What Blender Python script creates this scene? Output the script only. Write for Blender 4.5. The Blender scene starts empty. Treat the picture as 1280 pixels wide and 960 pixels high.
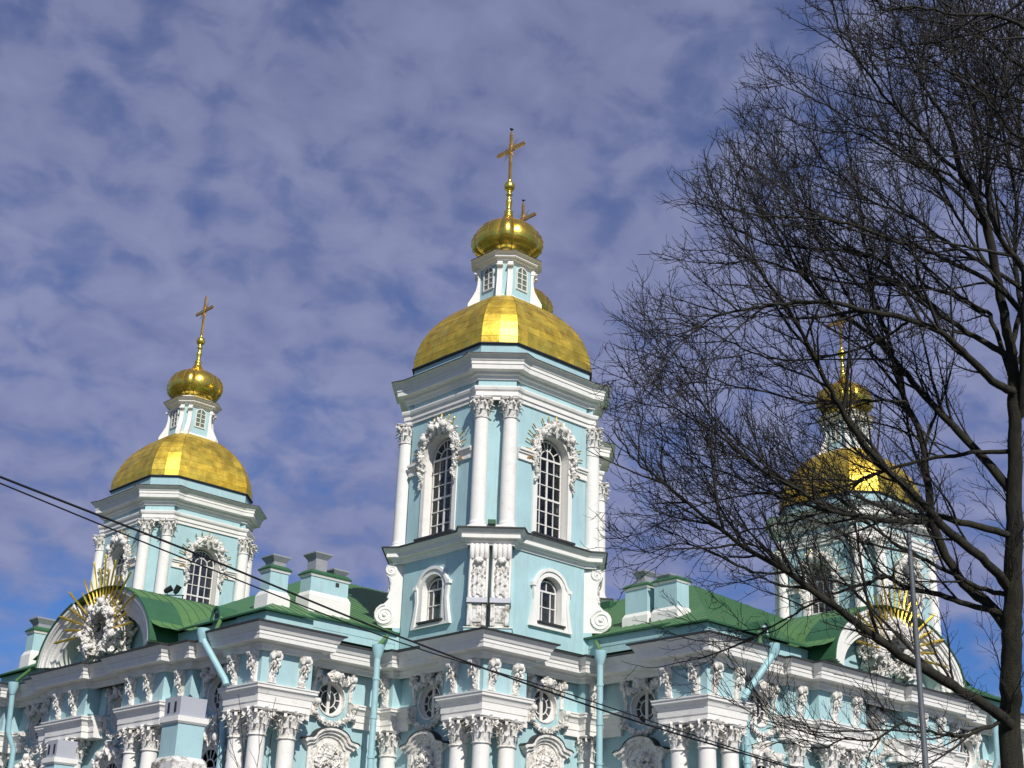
import bpy, math, random
from mathutils import Vector, Matrix
from mathutils.geometry import tessellate_polygon
from mathutils import noise as mnoise
random.seed(7)
S = bpy.context.scene
col = S.collection
R = math.radians
PI = math.pi

# ------------------------------------------------------------------ camera
CP = Vector((-67.51286, -72.49869, 1.6))
YAW, PITCH, ROLL, FPX = R(47.27), R(21.91), R(1.99), 1798.42
fw = Vector((math.cos(YAW)*math.cos(PITCH), math.sin(YAW)*math.cos(PITCH), math.sin(PITCH)))
rt = Vector((math.sin(YAW), -math.cos(YAW), 0)); upv = rt.cross(fw)
r2 = rt*math.cos(ROLL)+upv*math.sin(ROLL); u2 = -rt*math.sin(ROLL)+upv*math.cos(ROLL)
cam = bpy.data.cameras.new('camera'); camo = bpy.data.objects.new('camera', cam); col.objects.link(camo)
mw = Matrix((r2, u2, -fw)).transposed().to_4x4(); mw.translation = CP
camo.matrix_world = mw
cam.sensor_width = 36; cam.lens = FPX/1280*36; cam.clip_end = 20000; cam.clip_start = 0.1
S.camera = camo
S.render.resolution_x = 1024; S.render.resolution_y = 768

def ray(u, v):
    return fw + r2*((u-640)/FPX) - u2*((v-480)/FPX)
def at(u, v, d):                      # point at forward distance d
    return CP + ray(u, v)*d

# ------------------------------------------------------------------ light and sky
SUN_EL = R(38.5); SUN_H = Vector((-0.42, -0.907, 0)).normalized()
sdir = Vector((SUN_H.x*math.cos(SUN_EL), SUN_H.y*math.cos(SUN_EL), math.sin(SUN_EL)))
sl = bpy.data.lights.new('sun', 'SUN'); sl.energy = 4.5; sl.angle = R(0.5); sl.color = (1, .965, .90)
so = bpy.data.objects.new('sun', sl); col.objects.link(so)
so.rotation_euler = sdir.to_track_quat('Z', 'Y').to_euler()
W = bpy.data.worlds.new('World'); S.world = W; W.use_nodes = True
def build_world():
    nt = W.node_tree; n = nt.nodes; l = nt.links; n.clear()
    out = n.new('ShaderNodeOutputWorld'); bg = n.new('ShaderNodeBackground'); bg.inputs[1].default_value = 0.1
    sky = n.new('ShaderNodeTexSky'); sky.sky_type = 'NISHITA'; sky.sun_disc = False
    sky.sun_elevation = SUN_EL; sky.sun_rotation = math.atan2(sdir.x, sdir.y)
    tc = n.new('ShaderNodeTexCoord'); sx = n.new('ShaderNodeSeparateXYZ'); l.new(tc.outputs['Generated'], sx.inputs[0])
    ad = n.new('ShaderNodeMath'); ad.operation = 'ADD'; ad.inputs[1].default_value = 0.42; l.new(sx.outputs[2], ad.inputs[0])
    mx = n.new('ShaderNodeMath'); mx.operation = 'MAXIMUM'; mx.inputs[1].default_value = 0.05; l.new(ad.outputs[0], mx.inputs[0])
    dv = n.new('ShaderNodeVectorMath'); dv.operation = 'DIVIDE'; cb = n.new('ShaderNodeCombineXYZ')
    l.new(mx.outputs[0], cb.inputs[0]); l.new(mx.outputs[0], cb.inputs[1]); cb.inputs[2].default_value = 1e3
    l.new(tc.outputs['Generated'], dv.inputs[0]); l.new(cb.outputs[0], dv.inputs[1])
    mp = n.new('ShaderNodeMapping'); mp.inputs['Rotation'].default_value = (0, 0, R(20)); mp.inputs['Scale'].default_value = (1.0, 1.0, 1)
    l.new(dv.outputs[0], mp.inputs[0])
    def noise(scale, det, rough, dist=0.0):
        t = n.new('ShaderNodeTexNoise'); t.inputs['Scale'].default_value = scale; t.inputs['Detail'].default_value = det
        t.inputs['Roughness'].default_value = rough; t.inputs['Distortion'].default_value = dist
        l.new(mp.outputs[0], t.inputs[0]); return t
    def ramp(src, a, b, ca=(0,0,0,1), cb_=(1,1,1,1)):
        r = n.new('ShaderNodeValToRGB'); r.color_ramp.elements[0].position = a; r.color_ramp.elements[1].position = b
        r.color_ramp.elements[0].color = ca; r.color_ramp.elements[1].color = cb_; l.new(src, r.inputs[0]); return r
    def math2(op, a, b):
        m = n.new('ShaderNodeMath'); m.operation = op
        for i, x in enumerate((a, b)):
            if isinstance(x, (int, float)): m.inputs[i].default_value = x
            else: l.new(x, m.inputs[i])
        return m.outputs[0]
    big = noise(5.0, 3, .5); mid = noise(19.0, 4, .5, .3); fine = noise(50.0, 4, .55)
    a = math2('MULTIPLY', big.outputs[0], .38); b = math2('MULTIPLY', mid.outputs[0], .50); c = math2('MULTIPLY', fine.outputs[0], .12)
    s = math2('ADD', math2('ADD', a, b), c)
    hz = n.new('ShaderNodeMapRange'); hz.interpolation_type = 'SMOOTHSTEP'; hz.inputs[1].default_value = .175; hz.inputs[2].default_value = .265
    hz.inputs[3].default_value = -.26; hz.inputs[4].default_value = 0; l.new(sx.outputs[2], hz.inputs[0])      # the cloud sheet ends towards the horizon
    s = math2('ADD', s, hz.outputs[0])
    mask = ramp(s, CL0, CL1)
    # more open towards the horizon on the left
    shade = ramp(mid.outputs[0], .35, .68, (1.82, 2.14, 4.0, 1), (2.62, 2.95, 4.95, 1))
    thin = n.new('ShaderNodeMapRange'); thin.inputs[1].default_value = .35; thin.inputs[2].default_value = .72; thin.inputs[3].default_value = 1; thin.inputs[4].default_value = .76
    l.new(sx.outputs[2], thin.inputs[0]); sh2 = n.new('ShaderNodeMixRGB'); sh2.blend_type = 'MULTIPLY'; sh2.inputs[0].default_value = 1
    l.new(shade.outputs[0], sh2.inputs[1]); l.new(thin.outputs[0], sh2.inputs[2])
    blue = n.new('ShaderNodeMixRGB'); blue.blend_type = 'MULTIPLY'; blue.inputs[0].default_value = 1
    blue.inputs[2].default_value = SKYTINT; l.new(sky.outputs[0], blue.inputs[1])
    mix = n.new('ShaderNodeMixRGB'); l.new(mask.outputs[0], mix.inputs[0]); l.new(blue.outputs[0], mix.inputs[1]); l.new(sh2.outputs[0], mix.inputs[2])
    l.new(mix.outputs[0], bg.inputs[0]); l.new(bg.outputs[0], out.inputs[0])
CL0, CL1 = .255, .50
SKYTINT = (.30, .50, .92, 1)
build_world()
S.view_settings.view_transform = 'Standard'; S.view_settings.look = 'None'
S.view_settings.exposure = 0; S.view_settings.gamma = 1; S.view_settings.use_curve_mapping = False

# ------------------------------------------------------------------ materials
def mat(name, c, rough=.7, metal=0.0, var=.12, vscale=1.5, bump=0.0, bscale=20, spec=.5, dirt=None, dscale=1.2, dlo=.55, dhi=.8, streak=0):
    m = bpy.data.materials.new(name); m.use_nodes = True
    nt = m.node_tree; n = nt.nodes; l = nt.links; b = n['Principled BSDF']
    b.inputs['Roughness'].default_value = rough; b.inputs['Metallic'].default_value = metal
    b.inputs['Specular IOR Level'].default_value = spec
    tc = n.new('ShaderNodeNewGeometry')
    t = n.new('ShaderNodeTexNoise'); t.inputs['Scale'].default_value = vscale; t.inputs['Detail'].default_value = 6; t.inputs['Roughness'].default_value = .6
    l.new(tc.outputs['Position'], t.inputs[0])
    r = n.new('ShaderNodeValToRGB'); r.color_ramp.elements[0].position = .3; r.color_ramp.elements[1].position = .7
    r.color_ramp.elements[0].color = (*[x*(1-var) for x in c], 1); r.color_ramp.elements[1].color = (*[min(1, x*(1+var*.6)) for x in c], 1)
    l.new(t.outputs[0], r.inputs[0]); outc = r.outputs[0]
    if dirt:
        t2 = n.new('ShaderNodeTexNoise'); t2.inputs['Scale'].default_value = dscale; t2.inputs['Detail'].default_value = 9; t2.inputs['Roughness'].default_value = .72
        if streak:
            mp = n.new('ShaderNodeMapping'); mp.inputs['Scale'].default_value = (3, 3, streak); l.new(tc.outputs['Position'], mp.inputs[0]); l.new(mp.outputs[0], t2.inputs[0])
        else: l.new(tc.outputs['Position'], t2.inputs[0])
        r3 = n.new('ShaderNodeValToRGB'); r3.color_ramp.elements[0].position = dlo; r3.color_ramp.elements[1].position = dhi
        l.new(t2.outputs[0], r3.inputs[0])
        mx = n.new('ShaderNodeMixRGB'); l.new(r3.outputs[0], mx.inputs[0]); l.new(outc, mx.inputs[1]); mx.inputs[2].default_value = (*dirt, 1); outc = mx.outputs[0]
    l.new(outc, b.inputs['Base Color'])
    if bump:
        t3 = n.new('ShaderNodeTexNoise'); t3.inputs['Scale'].default_value = bscale; t3.inputs['Detail'].default_value = 4
        l.new(tc.outputs['Position'], t3.inputs[0])
        bp = n.new('ShaderNodeBump'); bp.inputs['Strength'].default_value = bump; bp.inputs['Distance'].default_value = .05
        l.new(t3.outputs[0], bp.inputs['Height']); l.new(bp.outputs[0], b.inputs['Normal'])
    return m
BLUE = mat('blue_plaster', (.385, .578, .608), .85, var=.10, vscale=.7, bump=.12, bscale=14, dirt=(.36, .47, .47), dscale=1.3, dlo=.50, dhi=.72, streak=.35)
WHITE = mat('white_plaster', (.80, .78, .735), .8, var=.05, vscale=2, bump=.15, bscale=12, dirt=(.52, .47, .40), dscale=2.2, dlo=.56, dhi=.84)
STUCCO = mat('white_stucco_relief', (.80, .775, .73), .85, var=.06, vscale=3, bump=.35, bscale=18, dirt=(.27, .21, .145), dscale=4.5, dlo=.48, dhi=.70)
WORN = mat('worn_white_plaster', (.76, .74, .70), .9, var=.08, vscale=3, bump=.4, bscale=14, dirt=(.17, .14, .09), dscale=2.6, dlo=.47, dhi=.60)
GREEN = mat('green_sheet_metal', (.100, .215, .070), .55, var=.20, vscale=.9, bump=.25, bscale=3, dirt=(.06, .13, .05), dscale=1.8, dlo=.48, dhi=.74)
DGREEN = mat('dark_green_trim', (.035, .12, .055), .5, var=.15)
DRIP = mat('dark_flashing', (.035, .035, .036), .6, var=.2)
GREY = mat('galvanised_metal', (.30, .31, .33), .55, var=.12, vscale=3)
VENT = mat('pale_grey_metal', (.42, .43, .47), .6, var=.05, vscale=2)
PIPE = mat('pale_blue_paint', (.34, .56, .60), .5, var=.1, vscale=3, dirt=(.40, .36, .30), dscale=4, dlo=.62, dhi=.78)
FRAME = mat('white_window_paint', (.74, .72, .68), .5, var=.08, vscale=4)
GLASSD = mat('dark_window_glass', (.030, .031, .036), .10, var=.8, vscale=1.6, spec=.9, bump=.35, bscale=2.5)
BLACK = mat('black_metal', (.015, .015, .016), .5)
INTER = mat('dim_interior_plaster', (.55, .55, .54), .9)
BEAM = mat('weathered_beam', (.35, .34, .33), .9)
IRON = mat('grey_painted_steel', (.11, .12, .135), .45, var=.15, vscale=6, dirt=(.14, .12, .11), dscale=8, dlo=.55, dhi=.7)
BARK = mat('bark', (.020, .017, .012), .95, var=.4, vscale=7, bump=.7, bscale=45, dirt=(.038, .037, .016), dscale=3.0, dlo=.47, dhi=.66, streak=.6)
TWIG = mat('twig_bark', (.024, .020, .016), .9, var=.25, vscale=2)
LAWN = mat('lawn', (.060, .068, .045), .95, var=.3, vscale=.6)
ASPH = mat('asphalt', (.05, .05, .052), .9, var=.15, vscale=2)

def goldmat(name, rough, bump, tone=(1.0, .68, .06), uvscale=1.0):
    m = bpy.data.materials.new(name); m.use_nodes = True
    nt = m.node_tree; n = nt.nodes; l = nt.links; b = n['Principled BSDF']
    b.inputs['Metallic'].default_value = 1
    g = n.new('ShaderNodeNewGeometry')
    t = n.new('ShaderNodeTexNoise'); t.inputs['Scale'].default_value = 1.6; t.inputs['Detail'].default_value = 7
    l.new(g.outputs['Position'], t.inputs[0])
    r = n.new('ShaderNodeValToRGB'); r.color_ramp.elements[0].position = .32; r.color_ramp.elements[1].position = .66
    r.color_ramp.elements[0].color = (tone[0]*.80, tone[1]*.72, tone[2]*.6, 1); r.color_ramp.elements[1].color = (*tone, 1)
    l.new(t.outputs[0], r.inputs[0]); l.new(r.outputs[0], b.inputs['Base Color'])
    r2_ = n.new('ShaderNodeMapRange'); r2_.inputs[3].default_value = rough*.8; r2_.inputs[4].default_value = rough*1.25
    l.new(t.outputs[0], r2_.inputs[0]); l.new(r2_.outputs[0], b.inputs['Roughness'])
    t3 = n.new('ShaderNodeTexNoise'); t3.inputs['Scale'].default_value = 5; t3.inputs['Detail'].default_value = 3
    l.new(g.outputs['Position'], t3.inputs[0])
    bp = n.new('ShaderNodeBump'); bp.inputs['Strength'].default_value = bump; bp.inputs['Distance'].default_value = .02
    l.new(t3.outputs[0], bp.inputs['Height']); l.new(bp.outputs[0], b.inputs['Normal'])
    return m
GOLD = goldmat('gilded_sheet', .47, .6, (1.0, .77, .13))
GOLD2 = goldmat('gilded_sheet_worn', .52, .8, (1.0, .75, .12)); GOLD3 = goldmat('gilded_sheet_bright', .44, .6, (1.0, .78, .14))
GOLDP = goldmat('polished_gold', .27, .7, (1.0, .77, .14))
GOLDD = goldmat('dull_gilding', .45, .5, (.80, .52, .16))
SEAM = goldmat('gilded_seam', .75, .2, (.50, .28, .04))
def clearglass():
    m = bpy.data.materials.new('old_window_glass'); m.use_nodes = True
    n = m.node_tree.nodes; l = m.node_tree.links; n.clear()
    o = n.new('ShaderNodeOutputMaterial'); t = n.new('ShaderNodeBsdfTransparent'); t.inputs[0].default_value = (.85, .88, .88, 1)
    g = n.new('ShaderNodeBsdfGlossy'); g.inputs['Roughness'].default_value = .03
    f = n.new('ShaderNodeFresnel'); f.inputs[0].default_value = 1.5
    x = n.new('ShaderNodeMixShader'); l.new(f.outputs[0], x.inputs[0]); l.new(t.outputs[0], x.inputs[1]); l.new(g.outputs[0], x.inputs[2]); l.new(x.outputs[0], o.inputs[0])
    return m
GLASSC = clearglass()

# ------------------------------------------------------------------ mesh builder
def _ico():
    import bmesh
    out = []
    for s in (1, 2):
        bm = bmesh.new(); bmesh.ops.create_icosphere(bm, subdivisions=s, radius=1)
        bm.verts.ensure_lookup_table()
        out.append(([v.co.copy() for v in bm.verts], [tuple(v.index for v in f.verts) for f in bm.faces])); bm.free()
    return out
ICO = _ico()
class MB:
    def __init__(s): s.v = []; s.f = []; s.m = []; s.sm = []
    def add(s, vs, fs, m=0, smooth=False):
        b = len(s.v); s.v.extend([Vector(x) for x in vs]); s.f.extend([tuple(b+i for i in f) for f in fs])
        s.m.extend([m]*len(fs)); s.sm.extend([smooth]*len(fs)); return s
    def join(s, o, M=None, m=None):
        b = len(s.v); s.v.extend([(M @ x) if M else x.copy() for x in o.v]); s.f.extend([tuple(b+i for i in f) for f in o.f])
        s.m.extend(o.m if m is None else [m]*len(o.m)); s.sm.extend(o.sm); return s
    def box(s, x0, x1, y0, y1, z0, z1, m=0, M=None):
        vs = [Vector(p) for p in ((x0,y0,z0),(x1,y0,z0),(x1,y1,z0),(x0,y1,z0),(x0,y0,z1),(x1,y0,z1),(x1,y1,z1),(x0,y1,z1))]
        if M: vs = [M @ v for v in vs]
        return s.add(vs, [(0,3,2,1),(4,5,6,7),(0,1,5,4),(1,2,6,5),(2,3,7,6),(3,0,4,7)], m)
    def lathe(s, prof, n=24, m=0, smooth=True, c=(0,0,0), cap=True, M=None):
        vs = []; fs = []
        for r, z in prof:
            for i in range(n):
                a = 2*PI*i/n; vs.append(Vector((c[0]+r*math.cos(a), c[1]+r*math.sin(a), c[2]+z)))
        for k in range(len(prof)-1):
            for i in range(n):
                j = (i+1) % n; fs.append((k*n+i, k*n+j, (k+1)*n+j, (k+1)*n+i))
        if M: vs = [M @ v for v in vs]
        s.add(vs, fs, m, smooth)
        if cap:
            s.add(vs[:n], [tuple(range(n))[::-1]], m); s.add(vs[-n:], [tuple(range(n))], m)
        return s
    def loft(s, rings, m=0, smooth=True, cap=True, closed=True):
        n = len(rings[0]); vs = [p for r in rings for p in r]; fs = []
        for k in range(len(rings)-1):
            for i in range(n if closed else n-1):
                j = (i+1) % n; fs.append((k*n+i, k*n+j, (k+1)*n+j, (k+1)*n+i))
        s.add(vs, fs, m, smooth)
        if cap and closed:
            s.add(rings[0], [tuple(range(n))[::-1]], m); s.add(rings[-1], [tuple(range(n))], m)
        return s
    def tube(s, pts, rad, n=8, m=0, smooth=True, cap=True):
        pts = [Vector(p) for p in pts]
        if not hasattr(rad, '__len__'): rad = [rad]*len(pts)
        rings = []; a = None
        for i, p in enumerate(pts):
            d = (pts[min(i+1, len(pts)-1)]-pts[max(i-1, 0)]).normalized()
            if a is None: a = d.orthogonal().normalized()
            a = (a - d*a.dot(d)).normalized(); b = d.cross(a)
            rings.append([p+(a*math.cos(2*PI*k/n)+b*math.sin(2*PI*k/n))*rad[i] for k in range(n)])
        return s.loft(rings, m, smooth, cap)
    def sweep(s, path, prof, closed=False, m=0, caps=True, mats=None):
        n = len(path); P = [Vector(p) for p in path]; rings = []
        def nrm(a, b):
            d = (b-a).normalized(); return Vector((d.y, -d.x))
        offs = []
        for i in range(n):
            if closed or 0 < i < n-1:
                n1 = nrm(P[(i-1) % n], P[i]); n2 = nrm(P[i], P[(i+1) % n])
                offs.append((n1+n2)/max(.2, 1+n1.dot(n2)))
            elif i == 0: offs.append(nrm(P[0], P[1]))
            else: offs.append(nrm(P[-2], P[-1]))
        k = len(prof)
        for i in range(n): rings.append([Vector((P[i].x+offs[i].x*o, P[i].y+offs[i].y*o, z)) for o, z in prof])
        vs = [p for r in rings for p in r]; fs = []; ms = []
        for i in range(n if closed else n-1):
            j = (i+1) % n
            for q in range(k-1):
                fs.append((i*k+q, j*k+q, j*k+q+1, i*k+q+1)); ms.append(mats[q] if mats else m)
        b = len(s.v); s.v.extend(vs); s.f.extend([tuple(b+x for x in f) for f in fs]); s.m.extend(ms); s.sm.extend([False]*len(fs))
        if caps and not closed:
            for r, f in ((rings[0], 1), (rings[-1], -1)): s.poly(r, m)
        return s
    def poly(s, pts, m=0):
        if len(pts) <= 4: return s.add(pts, [tuple(range(len(pts)))], m)
        tri = tessellate_polygon([pts]); return s.add(pts, [tuple(t) for t in tri], m)
    def panel(s, fn, outer, holes=(), depth=0, m=0, mr=None):
        loops = [[Vector((a, b, 0)) for a, b in outer]]+[[Vector((a, b, 0)) for a, b in h] for h in holes]
        tri = tessellate_polygon(loops); flat = [p for q in loops for p in q]
        s.add([fn(p.x, p.y, 0) for p in flat], [tuple(t) for t in tri], m)
        if depth:
            for h in holes:
                k = len(h); vs = [fn(a, b, 0) for a, b in h]+[fn(a, b, depth) for a, b in h]
                s.add(vs, [(i, (i+1) % k, k+(i+1) % k, k+i) for i in range(k)], m if mr is None else mr, False)
        return s
    def band(s, fn, inner, outer, d0, d1, m=0):     # solid ring between two outlines with equal counts
        k = len(inner); vs = []
        for L, d in ((inner, d0), (outer, d0), (outer, d1), (inner, d1)): vs += [fn(a, b, d) for a, b in L]
        fs = []
        for q in range(4):
            w = (q+1) % 4
            for i in range(k):
                j = (i+1) % k; fs.append((q*k+i, q*k+j, w*k+j, w*k+i))
        return s.add(vs, fs, m)
    def bandopen(s, fn, inner, outer, d0, d1, m=0):
        k = len(inner); vs = []
        for L, d in ((inner, d0), (outer, d0), (outer, d1), (inner, d1)): vs += [fn(a, b, d) for a, b in L]
        fs = []
        for q in range(4):
            w = (q+1) % 4
            for i in range(k-1): fs.append((q*k+i, q*k+i+1, w*k+i+1, w*k+i))
        fs += [(0, k, 2*k, 3*k), (k-1, 2*k-1, 3*k-1, 4*k-1)]
        return s.add(vs, fs, m)
    def blob(s, c, r, m=0, lvl=1, jit=.25, seed=None):
        c = Vector(c); r = (r, r, r) if not hasattr(r, '__len__') else r
        o = Vector((random.random()*50, random.random()*50, 3))
        if jit >= .25:                       # carved tuft: uneven, turned and flat shaded
            from mathutils import Euler
            E = Euler((random.uniform(-.9, .9), random.uniform(-.9, .9), random.uniform(-1.5, 1.5))).to_matrix()
            q = (random.uniform(.45, 1.0), random.uniform(.7, 1.1), random.uniform(1.0, 1.75)); vs, fs = ICO[lvl]; out = []
            for v in vs:
                k = 1+jit*mnoise.noise(v*2.6+o)*3.2
                w = E @ Vector((v.x*q[0]*k, v.y*q[1]*k, v.z*q[2]*k)); out.append(c+Vector((w.x*r[0], w.y*r[1], w.z*r[2])))
            return s.add(out, fs, m, False)
        vs, fs = ICO[lvl]; out = []
        for v in vs:
            k = 1+jit*mnoise.noise(v*1.6+o)*1.6
            out.append(c+Vector((v.x*r[0]*k, v.y*r[1]*k, v.z*r[2]*k)))
        return s.add(out, fs, m, True)
    def bar(s, fn, p, q, w, d0, d1, m=0):
        p = Vector(p); q = Vector(q); d = (q-p).normalized(); nn = Vector((-d.y, d.x))*w/2
        o = [p+nn, q+nn, q-nn, p-nn]; vs = [fn(a.x, a.y, d0) for a in o]+[fn(a.x, a.y, d1) for a in o]
        return s.add(vs, [(0,1,2,3),(7,6,5,4),(0,4,5,1),(1,5,6,2),(2,6,7,3),(3,7,4,0)], m)
    def solid(s, outline, fn, d0, d1, m=0):         # extruded outline
        k = len(outline); a = [fn(x, z, d0) for x, z in outline]; b = [fn(x, z, d1) for x, z in outline]
        tri = tessellate_polygon([[Vector((x, z, 0)) for x, z in outline]])
        s.add(a, [tuple(t) for t in tri], m); s.add(b, [tuple(t)[::-1] for t in tri], m)
        return s.add(a+b, [(i, (i+1) % k, k+(i+1) % k, k+i) for i in range(k)], m)
    def mesh(s, name, mats):
        me = bpy.data.meshes.new(name); me.from_pydata([tuple(x) for x in s.v], [], s.f); 
        for mm in mats: me.materials.append(mm)
        me.polygons.foreach_set('material_index', s.m); me.polygons.foreach_set('use_smooth', s.sm); me.update(); return me
def tag(o, label=None, cat=None, group=None, kind=None):
    if label: o['label'] = label
    if cat: o['category'] = cat
    if group: o['group'] = group
    if kind: o['kind'] = kind
    return o
def obj(name, me, parent=None, M=None, label=None):
    o = bpy.data.objects.new(name, me); col.objects.link(o); o.parent = parent
    if M is not None: o.matrix_local = M
    if label: o['label'] = label
    return o
def empty(name, loc=(0,0,0)):
    o = bpy.data.objects.new(name, None); col.objects.link(o); o.location = loc; return o
RZ = lambda d: Matrix.Rotation(R(d), 4, 'Z')
TR = lambda x, y, z=0: Matrix.Translation((x, y, z))
def F(a):                       # map (s, z, depth inward) on the plane facing -y at distance a
    return lambda s_, z, d=0: Vector((s_, -a+d, z))
def arch(hw, z0, zs, rise=None, n=16, s0=0):
    rise = hw if rise is None else rise
    return [(s0-hw, z0), (s0+hw, z0)]+[(s0+hw*math.cos(PI*i/n), zs+rise*math.sin(PI*i/n)) for i in range(n+1)]
def arc(hw, zs, rise, n=16, a0=0, a1=180, s0=0):
    return [(s0+hw*math.cos(R(a0+(a1-a0)*i/n)), zs+rise*math.sin(R(a0+(a1-a0)*i/n))) for i in range(n+1)]
def circ(r, z, n=28, s0=0): return [(s0+r*math.cos(2*PI*i/n), z+r*math.sin(2*PI*i/n)) for i in range(n)]

# ------------------------------------------------------------------ ornament pieces (shared meshes)
def leaf(mb, base, out, h, w, curl, m=0):
    base = Vector(base); out = Vector(out).normalized(); side = out.cross(Vector((0,0,1))).normalized(); rings = []
    for i in range(8):
        t = i/7
        if t < .72: p = base+Vector((0,0,h*t/.72*.94))+out*(curl*.35*(t/.72)**2); ww = w*(.75+.35*math.sin(PI*t/.72))
        else:
            a = (t-.72)/.28*PI*.95
            p = base+Vector((0,0,h*.94))+out*(curl*.35+curl*.33*(1-math.cos(a)))+Vector((0,0,.14*h*math.sin(a)-.05*h*(1-math.cos(a)))); ww = w*(.75-.45*(t-.72)/.28)
        lobe = 1+.16*(1 if i % 2 else -1)
        th = .03*h/.5
        rings.append([p-side*ww*.5*lobe-out*.4*th, p+out*th*1.4, p+side*ww*.5*lobe-out*.4*th, p-out*th])
    mb.loft(rings, m, False)
def volute(mb, c, axis, r, w, m=0, turns=2.0):
    """spiral scroll raised on a drum; axis = drum axis"""
    c = Vector(c); ax = Vector(axis).normalized(); a = ax.orthogonal().normalized()
    if abs(ax.z) < .9: a = Vector((0,0,1))
    b = ax.cross(a); n = 18
    ring = lambda rr, k: [c+ax*k+(a*math.cos(2*PI*i/n)+b*math.sin(2*PI*i/n))*rr for i in range(n)]
    mb.loft([ring(r, -w/2), ring(r, w/2)], m, True)
    for sgn in (-1, 1):
        pts = []; rad = []
        for i in range(int(14*turns)+1):
            t = i/(14*turns); rr = r*(1-.12)*(1-t)+r*.12; an = t*turns*2*PI*sgn
            pts.append(c+ax*(sgn*w/2)+(a*math.cos(an)+b*math.sin(an))*rr); rad.append(r*.13*(1-.5*t))
        mb.tube(pts, rad, 5, m)
        mb.blob(c+ax*(sgn*w/2), r*.22, m, 0, 0)
def capital_mesh():             # unit: shaft radius 1 at bottom, height 2.6, z from 0
    mb = MB(); H = 2.6
    mb.lathe([(1.0,-.22),(1.14,-.16),(1.14,-.06),(1.0,0)], 24)
    mb.lathe([(.95,0),(.97,.9),(1.08,1.6),(1.3,2.2)], 24)
    for i in range(8):
        a = 2*PI*i/8; d = (math.cos(a), math.sin(a), 0); leaf(mb, (d[0]*.93, d[1]*.93, 0), d, .95, .72, .75)
    for i in range(8):
        a = 2*PI*(i+.5)/8; d = (math.cos(a), math.sin(a), 0); leaf(mb, (d[0]*.98, d[1]*.98, .3), d, 1.35, .62, .95)
    for i in range(4):
        a = PI/4+PI/2*i; d = Vector((math.cos(a), math.sin(a), 0)); t = Vector((-d.y, d.x, 0))
        volute(mb, d*1.62+Vector((0,0,2.08)), t, .30, .30, turns=1.5)
        mb.tube([d*1.0+Vector((0,0,1.2)), d*1.15+Vector((0,0,1.7)), d*1.5+Vector((0,0,2.25))], [.14,.12,.12], 5)
        leaf(mb, d*1.1+Vector((0,0,1.0)), d, 1.05, .5, 1.1)
        e = Vector((math.cos(a-PI/4), math.sin(a-PI/4), 0))
        mb.blob(e*1.42+Vector((0,0,2.42)), (.28,.28,.26)); mb.blob(e*1.25+Vector((0,0,2.0)), (.2,.2,.25)); 
        for q in (-.45, .45):
            tt = Vector((-e.y, e.x, 0)); mb.blob(e*1.22+tt*q+Vector((0,0,2.1)), (.2,.2,.2))
    out = []
    for i in range(4):
        a = PI/4+PI/2*i
        for q, rr in ((-.10, 1.98), (.10, 1.98), (.5, 1.42), (PI/4, 1.30), (PI/2-.5, 1.42)):
            out.append((rr*math.cos(a+q), rr*math.sin(a+q)))
    for z0, z1, k in ((2.34, 2.48, .95), (2.48, 2.6, 1.03)):
        ring = lambda z: [Vector((x*k, y*k, z)) for x, y in out]
        mb.loft([ring(z0), ring(z1)], 0, False)
    return mb.mesh('capital', [STUCCO])
CAPITAL = capital_mesh()
def column_mesh(h, r, name='column'):
    mb = MB()
    mb.box(-r*1.2, r*1.2, -r*1.2, r*1.2, 0, r*.25)
    mb.lathe([(r*1.18, r*.25), (r*1.2, r*.35), (r*1.15, r*.5), (r*1.06, r*.55), (r*1.05, r*.62), (r*1.10, r*.7), (r*1.08, r*.78), (r*1.02, r*.85), (r*1.0, r*1.2), (r*1.0, h*.35), (r*.97, h*.65), (r*.93, h*.85), (r*.90, h)], 32, 0, True)
    return mb.mesh(name, [WHITE])
def stucco_arch_mesh():        # cherub crown over the tower arch, local: plane y=0 facing -y, centre of arch at (0,0,0) radius 1.15
    random.seed(21); mb = MB()
    for sg in (-1, 1):
        for i in range(95):
            t = random.random(); an = R(90-sg*(8+t*82)); rr = 1.30+random.random()*.42*(1-.35*t)
            sz = .055+.075*random.random()
            mb.blob((rr*math.cos(an), -.12-.13*random.random(), rr*math.sin(an)*1.04), (sz*1.2, sz*.9, sz), jit=.35)
        for i in range(46):     # hanging festoon
            t = i/45; w = .17*(1-t)+.05
            mb.blob((sg*(1.36+.10*math.sin(t*7))+random.uniform(-w, w), -.12-random.random()*.08, -.15-1.45*t), .04+.06*(1-t)*random.random()+.015, jit=.3)
    for x, z in ((-.42, 1.62), (.50, 1.60), (1.05, 1.18), (-1.05, 1.1)):      # winged heads
        mb.blob((x, -.36, z), (.19,.19,.22), lvl=1, jit=.06); mb.blob((x, -.30, z+.13), (.20,.18,.14), jit=.3)
        mb.blob((x, -.53, z-.03), (.04,.05,.05), jit=0)
        for q in (-1, 1):
            for k in range(4):
                mb.blob((x+q*(.20+.09*k), -.22, z-.06+.06*k*(1 if k < 3 else .4)), (.13,.07,.09-.012*k), jit=.2)
        mb.blob((x, -.25, z-.24), (.20,.12,.10), jit=.3)
    for x, z, r in ((0, 1.5, .22), (.1, 1.75, .17), (-.1, 1.85, .14), (.75, 1.5, .18), (-.75, 1.45, .19), (.2, 1.4, .2)): mb.blob((x, -.22, z), (r*1.3, r*.8, r), jit=.4)
    return mb.mesh('stucco_crown', [STUCCO])
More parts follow.
